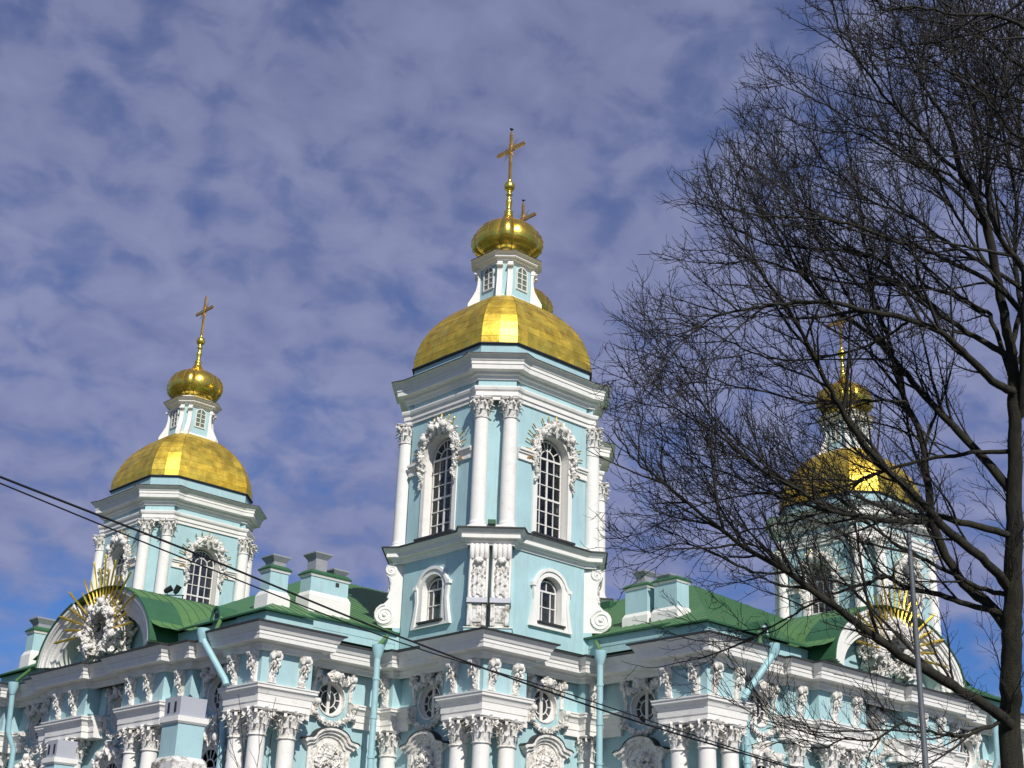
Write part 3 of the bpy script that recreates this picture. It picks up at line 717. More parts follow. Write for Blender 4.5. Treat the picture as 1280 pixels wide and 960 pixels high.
# ------------------------------------------------------------------ cathedral
cath = empty('cathedral'); tag(cath, 'pale blue and white baroque cathedral with gilded domes and green roofs', 'cathedral')
PC = -0.8
WF, WS, WN = 29.15, 14.0, 21.3          # wall planes: arm front, arm side, corner block
RWZ = 13.42
def half(sgn):    # front half contour, s from centre outward -> (offset, y)
    return [(29.9, 1.9), (30.3, 1.9), (30.3, 6.2), (29.8, 6.2), (29.8, 8.0), (29.4, 8.0), (29.4, 11.9), (30.3, 11.9), (30.3, 14.9)]
Lfar = [(-a, PC+s_) for a, s_ in half(1)][::-1]; Lnear = [(-a, PC-s_) for a, s_ in half(1)]
QL = [(-21.4, 21.5), (-21.4, 12.65), (-27.2, 12.65), (-27.2, 14.1)]+Lfar+Lnear+[(-27.2, -15.7), (-27.2, -14.25), (-21.95, -14.25), (-21.95, -15.1), (-21.55, -15.1), (-21.55, -19.6), (-22.6, -19.6)]
QR = [(y, x) for x, y in QL[::-1]]
ECON = QL+[(-22.6, -22.6)]+QR+[(21.5, 21.5)]
def place(name, me, side, s_, plane, z, extra=None, parent=cath, label=None):
    M = TR(s_, -plane, z) if side == 'S' else TR(-plane, s_, z) @ RZ(-90)
    if extra is not None: M = M @ extra
    return obj(name, me, parent, M, label)
def fmap(side, plane):
    if side == 'S': return lambda s_, z, d=0: Vector((s_, -plane+d, z))
    return lambda s_, z, d=0: Vector((-plane+d, s_, z))
def facade():
    mb = MB()
    def wall(side, plane, a, b, wins):
        fm = fmap(side, plane)
        mb.panel(fm, [(a, 0), (b, 0), (b, 15.9), (a, 15.9)], [circ(.80, RWZ, 28, w) for w in wins], .35, 0, 1)
    for side, oth in (('W', 'S'), ('S', 'W')):
        wall(side, WN, -WN, -WS, [-17.3]); wall(oth, WS, -WF, -WN, [-24.9]); wall(side, WF, -WS, 12.5, [PC-9.6, PC, PC+9.6])
    mb.add([(-WF,12.5,0),(-21.3,12.5,0),(-21.3,12.5,15.9),(-WF,12.5,15.9)], [(0,1,2,3)]); mb.add([(12.5,-WF,0),(12.5,-21.3,0),(12.5,-21.3,15.9),(12.5,-WF,15.9)], [(0,1,2,3)])
    mb.box(-21.3, 21.3, 12.5, 21.3, 0, 15.9); mb.box(12.5, 21.3, -21.3, 12.6, 0, 15.9)
    # frieze blocks above the column groups
    def blk(x0, x1, y0, y1):
        mb.box(x0, x1, y0, y1, 12.24, 14.84, 0); mb.box(x0-.02, x1+.02, y0-.02, y1+.02, 12.12, 12.24, 1)
    blk(-22.5, -19.7, -22.5, -19.7)
    def two(x0, x1, y0, y1): blk(x0, x1, y0, y1); blk(y0, y1, x0, x1)
    two(-30.2, -27.3, -15.6, -12.8)
    for sg in (-1, 1):
        a, b = sorted((PC+sg*2.0, PC+sg*6.1)); two(-30.2, -29.0, a, b)
        a, b = sorted((PC+sg*6.12, PC+sg*7.9)); two(-29.7, -29.0, a, b)
    two(-30.2, -28.9, 11.2, 14.0); two(-21.85, -21.2, -15.0, -14.02)
    for a, b in ((-29.4, -29.0),): two(a, b, PC-1.9, PC-1.2); two(a, b, PC+1.2, PC+1.9)
    obj('wall', mb.mesh('wall', [BLUE, WHITE]), cath)
    mb = MB()          # socle
    mb.sweep(ECON, [(.1, 0), (.1, 2.2), (.0, 2.4), (-1.4, 2.45)], True); obj('plinth', mb.mesh('plinth', [mat('grey_granite', (.25,.24,.23), .8)]), cath)
    mb = MB()
    pr = [(-.1, 14.78), (.11, 14.78), (.13, 14.97), (.20, 15.00), (.21, 15.12), (.65, 15.15), (.66, 15.34), (.69, 15.36), (.69, 15.52), (.74, 15.54), (.80, 15.67), (.93, 15.85), (1.03, 15.87), (1.03, 15.94), (-.9, 16.12)]
    mb.sweep(ECON, pr, True, mats=[0]*11+[1, 1, 2]); obj('main_cornice', mb.mesh('main_cornice', [WHITE, DRIP, DGREEN]), cath)
    pe = [(-.6, 12.14), (-.07, 12.14), (-.07, 12.44), (-.03, 12.46), (-.03, 12.78), (.0, 12.80), (.04, 12.93), (.10, 13.03), (.16, 13.06), (.16, 13.18), (.20, 13.20), (.20, 13.27), (-.6, 13.36)]
    pieces = [[(-21.55,-18.6),(-21.55,-19.6),(-22.6,-19.6),(-22.6,-22.6),(-19.6,-22.6),(-19.6,-21.55),(-18.6,-21.55)]]
    half_ = [[(-23.55,-14.25),(-21.95,-14.25),(-21.95,-15.1),(-21.55,-15.1),(-21.55,-15.95)],
        [(-29.4,-11.75),(-29.4,-12.7),(-30.3,-12.7),(-30.3,-15.7),(-27.2,-15.7),(-27.2,-14.25),(-26.25,-14.25)],
        [(-29.9,PC-1.35),(-29.9,PC-1.9),(-30.3,PC-1.9),(-30.3,PC-6.2),(-29.8,PC-6.2),(-29.8,PC-8),(-29.4,PC-8),(-29.4,PC-8.25)],
        [(-29.4,PC+8.25),(-29.4,PC+8),(-29.8,PC+8),(-29.8,PC+6.2),(-30.3,PC+6.2),(-30.3,PC+1.9),(-29.9,PC+1.9),(-29.9,PC+1.35)],
        [(-27.2,12.65),(-27.2,14.1),(-30.3,14.1),(-30.3,11.1),(-29.4,11.1),(-29.4,PC+10.95)]]
    pieces += half_+[[(y, x) for x, y in p[::-1]] for p in half_]
    for p in pieces:
        mb = MB(); mb.sweep(p, pe, False); obj('entablature', mb.mesh('entablature', [WHITE]), cath)
    cm = column_mesh(8.5, .44)
    def colm(x, y, half_=False):
        obj('column', cm, cath, TR(x, y, 2.45)); obj('capital', CAPITAL, cath, TR(x, y, 11.0) @ Matrix.Diagonal((.41, .41, .452, 1)))
    colm(-22.15, -22.15)
    for x, y in [(-22.15,-20.55), (-29.85,-15.25), (-29.85,-13.6), (-28.2,-15.25), (-21.55,-14.55), (-29.85,13.6), (-29.85,11.9)]+[(-29.85, PC+q) for q in (-3.1,-4.9,3.1,4.9)]+[(-29.35, PC-7.1), (-29.35, PC+7.1)]:
        colm(x, y); colm(y, x)
    def both(name, me, side, s_, plane, z, extra=None):
        place(name, me, side, s_, plane, z, extra); place(name, me, 'S' if side == 'W' else 'W', s_, plane, z, extra)
    for s_ in (-20.5, -22.05): both('frieze_bracket', M_FBR, 'W', s_, 22.5, 13.34)
    for s_ in (-13.5, -15.15, PC-3.1, PC-4.9, PC+3.1, PC+4.9, 11.9, 13.5): both('frieze_bracket', M_FBR, 'W', s_, 30.2, 13.34)
    for s_ in (PC-7.1, PC+7.1): both('frieze_bracket', M_FBR, 'W', s_, 29.7, 13.34)
    for s_ in (-29.6, -27.9): both('frieze_bracket', M_FBR, 'S', s_, 15.6, 13.34)
    both('frieze_bracket', M_FBR, 'W', -14.5, 21.85, 13.34)
    wins = [('W', -17.3, WN, 0), ('S', -24.9, WS, 0), ('W', PC-9.6, WF, 1), ('W', PC, WF, 1), ('W', PC+9.6, WF, 1)]
    for side, s_, pl, kind in wins:
        both('round_window', M_RWIN, side, s_, pl-.28, RWZ); both('window_surround', M_RSUR, side, s_, pl, RWZ); both('garland', M_GARL, side, s_, pl, RWZ)
        both('window_head', M_CREST if kind else M_OGEE, side, s_, pl, 11.95 if not kind else 11.75)
facade()
def chimney_mesh(w, d, h0, h1, h2, hoods):
    mb = MB()
    ring = lambda k, z: [Vector((sx*(w/2+k), sy*(d/2+k), z)) for sx, sy in ((-1,-1),(1,-1),(1,1),(-1,1))]
    mb.loft([ring(.16, -.4), ring(.14, h0-.25), ring(.02, h0)], 1, False)
    mb.loft([ring(0, h0-.02), ring(0, h1)], 0, False)
    mb.loft([ring(.05, h1), ring(.10, h1+.14)], 1, False); mb.loft([ring(.13, h1+.14), ring(.15, h1+.22), ring(-.05, h1+.42)], 2, False)
    if w > 2: mb.box(w*.5-.95, w*.5-.7, -d/2-.02, -d/2+.1, h1-.35, h1-.1, 4)
    for x, ww, z0, z1 in hoods:
        r_ = lambda k, z: [Vector((x+sx*k, sy*min(k, d/2+.12), z)) for sx, sy in ((-1,-1),(1,-1),(1,1),(-1,1))]
        mb.loft([r_(ww*.36, h1+.38), r_(ww*.36, z1-.38)], 3, False); mb.loft([r_(ww*.36, z1-.38), r_(ww*.55, z1-.08), r_(ww*.55, z1)], 3, False)
    return mb.mesh('chimney', [BLUE, WHITE, DGREEN, GREY, DRIP])
def roofs():
    def seams(mb, P, nx, step, r_=.022, m=0):
        """P planar polygon; ribs run along the steepest direction"""
        n_ = (P[1]-P[0]).cross(P[2]-P[0]).normalized(); 
        if n_.z < 0: n_ = -n_
        t = Vector((0,0,1)).cross(n_).normalized(); dn = n_.cross(t)
        o = P[0]; Q = [((p-o).dot(t), (p-o).dot(dn)) for p in P]
        a = min(q[0] for q in Q)+step*.5; b = max(q[0] for q in Q)
        while a < b:
            ys = []
            for i in range(len(Q)):
                (x0, y0), (x1, y1) = Q[i], Q[(i+1) % len(Q)]
                if (x0-a)*(x1-a) < 0: ys.append(y0+(y1-y0)*(a-x0)/(x1-x0))
            if len(ys) >= 2:
                p, q = o+t*a+dn*min(ys)+n_*.01, o+t*a+dn*max(ys)+n_*.01
                mb.loft([[p-t*.016, p+n_*.028, p+t*.016], [q-t*.016, q+n_*.028, q+t*.016]], 1, False)
            a += step
    V = Vector; mb = MB()
    E0 = 16.82; rz = 23.6
    polys = [[V((-30.1,-15.35,E0)), V((-27.0,-15.35,E0)), V((-27.0,-14.35,E0+(rz-E0)/15.35)), V((-14.4,-14.35,E0+(rz-E0)/15.35)), V((0,0,rz)), V((-16.5,0,rz))], [V((-30.1,-15.35,E0)), V((-16.5,0,rz)), V((-30.1,13.9,E0)), V((-30.1,5.6,E0)), V((-28.6,5.6,E0+1.5*(rz-E0)/13.6)), V((-28.6,-7.2,E0+1.5*(rz-E0)/13.6)), V((-30.1,-7.2,E0))],
             [V((-30.1,13.9,E0)), V((-16.5,0,rz)), V((0,0,rz)), V((-14,13.9,E0))]]
    sw = lambda p: V((p.y, p.x, p.z))
    polys += [[sw(p) for p in P] for P in polys]
    polys += [[V((0,0,rz)), V((16,0,rz)), V((16,-15.35,E0)), V((15.35,-15.35,E0))], [V((0,0,rz)), V((0,16,rz)), V((-15.35,16,E0)), V((-15.35,15.35,E0))]]
    for P in polys: mb.poly(P, 0); seams(mb, P, None, .56)
    # gutter edge
    for P in ([(-30.1,13.9),(-30.1,5.6)],[(-30.1,-7.2),(-30.1,-15.35),(-27.0,-15.35)],[(-15.35,-27.0),(-15.35,-30.1),(-7.2,-30.1)],[(5.6,-30.1),(13.9,-30.1)]):
        mb.sweep(P, [(0, E0-.06), (.06, E0-.05), (.07, E0+.03), (0, E0+.04)], False, 1)
    for P in ([(-27.0,-14.35),(-20,-14.35)],[(-14.35,-20),(-14.35,-27)]):
        mb.sweep(P, [(0, E0+.36), (.05, E0+.37), (.06, E0+.47), (0, E0+.48)], False, 1)
    mb.box(-3.3, -2.7, -12.6, -11.8, 22.1, 22.6, 1)
    roof = obj('roof', mb.mesh('roof', [GREEN, DGREEN]), cath)
    mb = MB()      # attic strip and flat roofs over cornice
    at_ = [(-29.75,13.5),(-29.75,-12.6),(-29.9,-12.6),(-29.9,-15.15),(-27.15,-15.15),(-27.15,-14.2),(-20.0,-14.2)]
    mb.sweep(at_, [(0, 16.0), (0, 16.78)], False, 0); mb.sweep([(y, x) for x, y in at_[::-1]], [(0, 16.0), (0, 16.78)], False, 0)
    for P in ([(-27.1,-14.22),(-20,-14.22)],[(-14.22,-20),(-14.22,-27.1)]): mb.sweep(P, [(0, 16.7), (0, 17.2)], False, 0)
    mb.poly([V((x, y, 16.16)) for x, y in ((-22,-22),(-12,-22),(-12,-12),(-22,-12))], 1)
    mb.poly([V((x, y, 16.125)) for x, y in ((-29.6,-15),(-21.5,-15),(-21.5,13),(-29.6,13))], 1); mb.poly([V((y, x, 16.125)) for x, y in ((-29.6,-15),(-21.5,-15),(-21.5,13),(-29.6,13))], 1)
    obj('attic', mb.mesh('attic', [BLUE, DGREEN]), cath)
    # chimneys
    c1 = chimney_mesh(1.25, .95, 1.25, 2.35, 0, [(0, 1.15, 0, 3.35)]); c2 = chimney_mesh(2.75, 1.0, 1.35, 2.25, 0, [(-.65, 1.15, 0, 3.75), (.75, 1.05, 0, 3.0)]); c3 = chimney_mesh(1.9, 1.1, 1.15, 2.75, 0, [(-.2, 1.05, 0, 4.0)]); c4 = chimney_mesh(1.9, 1.1, 1.15, 2.75, 0, [(.2, 1.1, 0, 3.4)])
    sc = Matrix.Diagonal((.86, .9, .86, 1)); sc2 = Matrix.Diagonal((.80, .85, .78, 1)); obj('chimney', c1, roof, TR(-28.35, -13.2, 17.15) @ sc); obj('chimney', c2, roof, TR(-25.0, -12.8, 17.6) @ sc)
    obj('chimney', c1, roof, TR(-27.9, 13.0, 17.3)); obj('chimney', c3, roof, TR(-12.2, -23.2, 17.7) @ RZ(90) @ sc2); obj('chimney', c4, roof, TR(-12.2, -25.2, 17.7) @ RZ(90) @ sc2)
    # barrel roofs behind the pediments and little half-round dormers
    for side in ('W', 'S'):
        fm = fmap(side, 0); mb = MB(); rings = []
        prof = [(-7.0, 16.75), (-6.18, 17.05)]+[(6.22*math.cos(R(180-a)), 16.05+3.82*math.sin(R(a))) for a in range(20, 161, 5)]+[(6.18, 17.05), (7.0, 16.75)]
        x = -31.3; k = 0
        prevr = None
        while x < -20:
            rings.append([fm(PC+s_, z, x) for s_, z in prof]); 
            if k: mb.tube([p+Vector((0,0,.01)) for p in rings[-1]], .02, 4, 1, False, False)
            x += .62; k += 1
        mb.loft(rings, 0, True, False, closed=False)
        obj('barrel_roof', mb.mesh('barrel_roof', [GREEN, DGREEN]), cath)
        mb = MB(); fd = fmap(side, 29.85)
        O = arc(.46, 16.85, .80, 14, 0, 180, PC-9.9); I = arc(.36, 16.85, .66, 14, 0, 180, PC-9.9)
        mb.bandopen(fd, I, O, -.12, 1.0, 1); mb.panel(fd, [(PC-10.26, 16.6), (PC-9.54, 16.6)]+I, m=0); mb.box(-.17, .17, -.02, .02, 0, .22, 2, TR(*fd(PC-9.9, 17.05, -.02)) @ (RZ(-90) if side == 'W' else RZ(0)))
        obj('dormer', mb.mesh('dormer', [BLUE, DGREEN, BLACK]), cath)
roofs()
def pediment(side):
    random.seed(77 if side == 'W' else 78)
    fm = lambda s_, z, d=0, g=fmap(side, 0): g(PC+s_, z, d)
    a, b, z0 = 6.2, 3.72, 16.05
    def el(k, a0, a1, n=18): return [(a*k*math.cos(R(a0+(a1-a0)*i/n)), z0+b*(1-(1-k)*1.45)*math.sin(R(a0+(a1-a0)*i/n))) for i in range(n+1)]
    mb = MB()
    steps = ((1.0, .955, 0), (.955, .935, .06), (.935, .88, .18), (.88, .86, .26), (.86, .79, .42), (.79, .75, .52))
    for a0, a1, base in ((2, 63, -31.35), (63.2, 116.8, -30.75), (117, 178, -31.35)):
        for k0, k1, d in steps: mb.bandopen(fm, el(k1, a0, a1), el(k0, a0, a1), base+d, -29.4)
        mb.bandopen(fm, el(.998, a0, a1), el(1.012, a0, a1), base-.08, -29.4, 1)
    ped = obj('pediment', mb.mesh('pediment', [WHITE, DGREEN]), cath)
    mb = MB(); out = el(.80, 0, 180, 30); hole = [(1.0*math.cos(2*PI*i/24), 17.55+1.15*math.sin(2*PI*i/24)) for i in range(24)]
    mb.panel(lambda s_, z, d=0: fm(s_, z, -29.9+d), out, [hole], .35, 0, 1)
    obj('tympanum', mb.mesh('tympanum', [BLUE, WHITE]), ped)
    mb = MB(); g = lambda s_, z, d=0: fm(s_, z, -29.62+d)
    h2 = [(1.0*math.cos(2*PI*i/24), 17.55+1.15*math.sin(2*PI*i/24)) for i in range(24)]; h1 = [(.88*math.cos(2*PI*i/24), 17.55+1.03*math.sin(2*PI*i/24)) for i in range(24)]
    mb.band(g, h1, h2, -.06, .05); mb.panel(g, h2, m=1)
    hs = [(.4*math.cos(2*PI*i/16), 17.6+.45*math.sin(2*PI*i/16)) for i in range(16)]; hs2 = [(.46*math.cos(2*PI*i/16), 17.6+.51*math.sin(2*PI*i/16)) for i in range(16)]
    mb.band(g, hs, hs2, -.05, .03); mb.bar(g, (0, 16.4), (0, 18.7), .10, -.06, .03)
    for an in range(20, 360, 40): mb.bar(g, (.43*math.cos(R(an)), 17.6+.48*math.sin(R(an))), (.95*math.cos(R(an)), 17.55+1.08*math.sin(R(an))), .06, -.04, .03)
    obj('oval_window', mb.mesh('oval_window', [FRAME, GLASSD]), ped)
    mb = MB()
    for k in range(1300):
        an = R(random.uniform(-55, 235)); rr = 1.1+random.random()**1.3*1.05
        p = fm(rr*math.cos(an)*1.05, 17.55+rr*math.sin(an)*1.0, -30.1-.75*random.random()*(1.9-.55*(rr-.6)))
        if p.z < 16.1: continue
        mb.blob(p, .05+.11*random.random(), jit=.4)
    for s_, z in ((-.2, 19.1), (.9, 18.8), (-1.5, 18.3), (-1.8, 17.1), (1.7, 17.5)):
        mb.blob(fm(s_, z, -31.25), (.19,.19,.22), jit=.08); mb.blob(fm(s_, z+.12, -31.15), (.19,.19,.15), jit=.3)
        for q in (-1, 1):
            for k in range(4): mb.blob(fm(s_+q*(.3+.13*k), z-.1+.1*k, -31.05), (.18,.18,.12), jit=.25)
    obj('cherub_relief', mb.mesh('cherub_relief', [STUCCO]), ped)
    c = (0, 17.55)
    for i, (an, r1) in enumerate(((-3,4.2),(7,3.4),(17,4.3),(27,3.5),(37,4.2),(49,3.0),(58,3.5),(67,3.0),(76,3.9),(86,3.3),(95,4.0),(104,3.2),(113,3.8),(122,3.1),(132,3.4),(143,4.2),(153,3.5),(163,4.3),(173,3.4),(183,4.2))):
        mb = MB(); d = (math.cos(R(an)), math.sin(R(an))); rings = []
        for rr, w in ((1.75, .05), (r1*.96, .085), (r1*1.03, .01)):
            p = [(c[0]+d[0]*rr-d[1]*w, c[1]+d[1]*rr+d[0]*w), (c[0]+d[0]*rr+d[1]*w, c[1]+d[1]*rr-d[0]*w)]
            dd = -31.15-.12*(rr-1.9)
            rings.append([fm(*p[0], dd), fm((p[0][0]+p[1][0])/2, (p[0][1]+p[1][1])/2, dd-.06), fm(*p[1], dd), fm((p[0][0]+p[1][0])/2, (p[0][1]+p[1][1])/2, dd+.06)])
        mb.loft(rings, 0, False); obj('gilded_ray', mb.mesh('gilded_ray', [GOLD]), ped)
pediment('W'); pediment('S')
T_CLEAR = tower_meshes(M_WIN_C); T_DARK = dict(T_CLEAR); T_DARK['win'] = M_WIN_D
make_tower(cath, -17, -17, T_CLEAR, beams=True)
make_tower(cath, -17, 17, T_DARK); make_tower(cath, 17, -17, T_DARK)
make_tower(cath, 0, 0, T_DARK, 1.2, -1.1, label='taller central tower')
def pipes():
    def pipe(pts, r_=.16, funnel=True):
        mb = MB(); mb.tube(pts, r_, 12)
        if funnel:
            p = Vector(pts[0]); mb.lathe([(r_, -.35), (r_*1.9, .1), (r_*2.0, .35)], 14, 0, True, (p.x, p.y, p.z))
        L = Vector(pts[-1]); z = 3.0 if abs(pts[-1][0]-pts[-2][0])+abs(pts[-1][1]-pts[-2][1]) < .01 else 99
        while z < max(p[2] for p in pts[-2:])-.2:
            mb.lathe([(r_+.03, 0), (r_+.03, .12)], 12, 0, False, (L.x, L.y, z)); z += 1.9
        obj('downpipe', mb.mesh('downpipe', [PIPE]), cath)
    for sw in (False, True):
        g = (lambda p: (p[1], p[0], p[2])) if sw else (lambda p: p)
        pipe([g((-23.35,-15.5,15.80)), g((-23.35,-15.5,2.4))])
        pipe([g((-31.25,-11.9,15.75)), g((-31.2,-12.05,15.4)), g((-30.65,-13.3,13.6)), g((-30.6,-13.4,13.35))]); pipe([g((-29.75,-12.2,13.3)), g((-29.75,-12.2,2.4))], funnel=False)
        pipe([g((-30.6, 9.7,15.6)), g((-30.4,9.9,13.2)), g((-29.9,9.9,12.2)), g((-29.9,9.9,2.4))])
        for a, b in (((-21.9,-14.3,17.0),(-23.3,-15.4,16.1)), ((-29.9,-11.2,16.95),(-30.8,-12.3,16.05)), ((-29.9,8.6,16.95),(-30.5,9.6,16.05))):
            mb = MB(); mb.tube([g(a), g(b)], .11, 8); obj('gutter_spout', mb.mesh('gutter_spout', [GREEN]), cath)
pipes()

# ------------------------------------------------------------------ things on and around the cathedral
def floodlight(x, y, z, label, rot):
    root = empty('floodlight', (x, y, z)); root.rotation_euler = (0, 0, R(rot)); tag(root, label, 'floodlight')
    mb = MB(); mb.box(-.6, .6, -.03, .03, .0, .05); mb.box(-.55, -.5, -.03, .03, -.4, .0); mb.box(.5, .55, -.03, .03, -.4, .0); mb.tube([(-.35,0,.02),(-.35,0,.2)], .03, 6); mb.tube([(.1,0,.02),(.1,0,.2)], .03, 6)
    obj('bracket', mb.mesh('bracket', [BLACK]), root)
    for xx, tilt in ((-.35, 60), (.15, 25)):
        mb = MB(); mb.lathe([(.10, -.2), (.16, -.05), (.17, .25), (.19, .27)], 12); obj('lamp_head', mb.mesh('lamp_head', [BLACK]), root, TR(xx, 0, .3) @ Matrix.Rotation(R(tilt), 4, 'Y'))
floodlight(-28.0, -2.9, 19.72, 'pair of small black floodlights on the curved green roof of the left wing', -45)
def ledge_light():
    root = empty('spotlight', (-17-3.85, -17-3.85, 21.82)); root.rotation_euler = (0, 0, R(-45)); tag(root, 'tiny dark green spotlight between the two column bases of the nearest tower', 'spotlight')
    mb = MB(); mb.box(-.03, .03, -.1, .1, 0, .12); obj('bracket', mb.mesh('bracket', [BLACK]), root)
    mb = MB(); mb.box(-.2, .2, -.12, .12, .12, .38); mb.box(-.17, .17, -.15, -.12, .15, .35); obj('lamp_head', mb.mesh('lamp_head', [DGREEN]), root)
ledge_light()
def pier(x, y, w, ztop, label, grp='vent piers standing in front of the left wing'):
    root = empty('vent_pier', (x, y, 0)); tag(root, label, 'vent pier', grp)
    ring = lambda k, z: [Vector((sx*(w/2+k), sy*(w/2+k), z)) for sx, sy in ((-1,-1),(1,-1),(1,1),(-1,1))]
    mb = MB(); h = ztop-.80
    mb.loft([ring(.18, 0), ring(.18, h-1.75), ring(.02, h-1.55)], 1, False); mb.loft([ring(0, h-1.6), ring(0, h-.28)], 0, False); mb.loft([ring(.04, h-.28), ring(.10, h-.2), ring(.10, h)], 2, False)
    obj('shaft', mb.mesh('shaft', [BLUE, WORN, WHITE]), root)
    mb = MB(); mb.loft([ring(-.02, h), ring(.0, ztop-.03), ring(-.25, ztop)], 0, False); mb.loft([ring(.05, h), ring(.05, h+.05)], 0, False)
    for q in (-.28, .22): mb.box(-w/2-.012, -w/2+.05, -q-.08, -q+.05, ztop-.62, ztop-.22, 1)
    obj('metal_cowl', mb.mesh('metal_cowl', [VENT, BLACK]), root)
pier(-37.2, -21.15, 1.2, 11.0, 'taller blue and white pier with slotted grey metal cowl near the left wing corner')
pier(-37.2, -11.0, .95, 10.15, 'lower slotted grey metal cowl on a white pier, cut off by the lower left edge')
def bird(name, p, rot, label):
    mb = MB(); V = Vector
    rings = []
    for x, r_, z in ((-.30,.015,.02),(-.16,.035,.04),(-.08,.075,.07),(.02,.09,.10),(.10,.07,.14),(.14,.05,.18),(.19,.05,.21),(.23,.025,.205),(.28,.005,.20)):
        rings.append([V((x, r_*math.cos(a*PI/4), z+.0+r_*math.sin(a*PI/4))) for a in range(8)])
    mb.loft(rings, 0, True)
    for sg in (-1, 1):
        mb.tube([(0, sg*.03, .03), (.01, sg*.03, -.05)], .008, 4); mb.loft([[V((.08,sg*.07,.14)),V((.08,sg*.09,.12)),V((.06,sg*.08,.07))],[V((-.1,sg*.07,.09)),V((-.1,sg*.085,.07)),V((-.1,sg*.06,.04))],[V((-.24,sg*.02,.05)),V((-.24,sg*.025,.04)),V((-.24,sg*.015,.03))]], 0, False)
    o = obj(name, mb.mesh(name, [BLACK])); o.location = p; o.rotation_euler = (0, 0, R(rot)); o.scale = (1.0,)*3; tag(o, label, 'bird')
bird('bird', (-17, -17, 48.28), 25, 'dark bird perched on top of the nearest tower cross')
bird('bird', (0, 0, 48.25*1.2-1.1+.05), 15, 'dark bird on the cross seen behind the nearest golden onion dome')
def cables():
    for i, (ps, r_, lab) in enumerate(((((-90, 560, 21), (0, 596, 22), (250, 694, 25), (500, 796, 28), (760, 890, 31), (1000, 963, 34), (1500, 1110, 40)), .019, 'upper of the two black overhead cables, thicker and slightly higher at the left edge'),
        (((-90, 567, 21.2), (0, 604, 22.2), (250, 706, 25.2), (500, 803, 28.2), (700, 864, 30.4), (1000, 961, 34.3), (1500, 1108, 40.4)), .013, 'lower thinner black overhead cable running just beneath the other one'))):
        P = [at(*p) for p in ps]; pts = []
        for k in range(len(P)-1):
            a, b, c, d = P[max(k-1, 0)], P[k], P[k+1], P[min(k+2, len(P)-1)]
            for j in range(6):
                t = j/6; pts.append(.5*((2*b)+(c-a)*t+(2*a-5*b+4*c-d)*t*t+(3*b-a-3*c+d)*t**3))
        pts.append(P[-1]); mb = MB(); mb.tube(pts, r_, 6)
        o = obj('overhead_cable', mb.mesh('overhead_cable', [BLACK])); tag(o, lab, 'cable', 'overhead cables across the cathedral front')
cables()
def lamp_pole():
    b = at(1150, 860, 27); top = 1.6+ (at(1139, 640, 27).z-1.6)
    root = empty('street_lamp', (b.x, b.y, 0)); tag(root, 'grey painted steel lamp pole rising behind the bare branches on the right', 'street lamp')
    mb = MB(); mb.lathe([(.13,0),(.13,1.2),(.065,1.3),(.050,top-2.2),(.042,top)], 16); mb.lathe([(.10,3.0),(.10,3.15)], 16); obj('pole', mb.mesh('pole', [IRON]), root)
    mb = MB(); mb.lathe([(.075, top-.02), (.08, top+.03), (.03, top+.10)], 12); obj('cap', mb.mesh('cap', [IRON]), root)
lamp_pole()

# ------------------------------------------------------------------ bare trees
class Twigs:
    def __init__(s): s.v = []; s.f = []
    def tube(s, pts, r0, r1, n):
        b0 = len(s.v); a = None; L = len(pts)
        for i, p in enumerate(pts):
            d = (pts[min(i+1, L-1)]-pts[max(i-1, 0)])
            if d.length < 1e-6: d = Vector((0,0,1))
            d.normalize()
            a = d.orthogonal().normalized() if a is None else (a-d*a.dot(d)).normalized()
            b = d.cross(a); rr = r0+(r1-r0)*i/(L-1)
            for k in range(n):
                c_, s_ = math.cos(2*PI*k/n)*rr, math.sin(2*PI*k/n)*rr
                s.v.append((p.x+a.x*c_+b.x*s_, p.y+a.y*c_+b.y*s_, p.z+a.z*c_+b.z*s_))
        for i in range(L-1):
            for k in range(n):
                j = (k+1) % n; s.f.append((b0+i*n+k, b0+i*n+j, b0+(i+1)*n+j, b0+(i+1)*n+k))
    def mesh(s, name, m):
        me = bpy.data.meshes.new(name); me.from_pydata(s.v, [], s.f); me.materials.append(m); me.polygons.foreach_set('use_smooth', [True]*len(s.f)); me.update(); return me
# envelope of the crown: how far it reaches towards the church at each height (metres across and up, seen at the trunk's distance)
ENV = [(-80, 990), (0, 965), (60, 960), (130, 905), (190, 878), (250, 850), (320, 815), (380, 762), (450, 742), (600, 738), (700, 742), (790, 752), (860, 815), (960, 960)]
def outside(p, slack=0):
    d = p-CP; k = FPX/d.dot(fw); u, v = 640+d.dot(r2)*k, 480-d.dot(u2)*k
    for (a, xa), (b, xb) in zip(ENV, ENV[1:]):
        if a <= v <= b: return u < xa+(xb-xa)*(v-a)/(b-a)+16*math.sin(v*.05)+9*math.sin(v*.17)-slack
    return False
def clip_env(q):
    slack = random.choice((-60, -35, -20, -10, 0, 5, 12, 22))
    for i, p in enumerate(q):
        if outside(p, slack): return q[:i]
    return q
def rvec(): return Vector((random.gauss(0,1), random.gauss(0,1), random.gauss(0,1)))
LEFT = (-r2).normalized()
def wander(p, d, length, n, wob, up):
    pts = [p.copy()]; d = d.normalized()
    for i in range(n):
        d = (d+rvec()*wob+Vector((0,0,up))).normalized(); pts.append(pts[-1]+d*(length/n))
    return pts
def child_dir(d, ang, bias):
    ax = d.orthogonal().normalized(); ax.rotate(Matrix.Rotation(random.uniform(0, 2*PI), 3, d))
    c = (d*math.cos(ang)+ax*math.sin(ang)); return (c+bias).normalized()
def point_on(pts, t):
    x = t*(len(pts)-1); i = min(int(x), len(pts)-2); return pts[i].lerp(pts[i+1], x-i), (pts[i+1]-pts[i]).normalized()
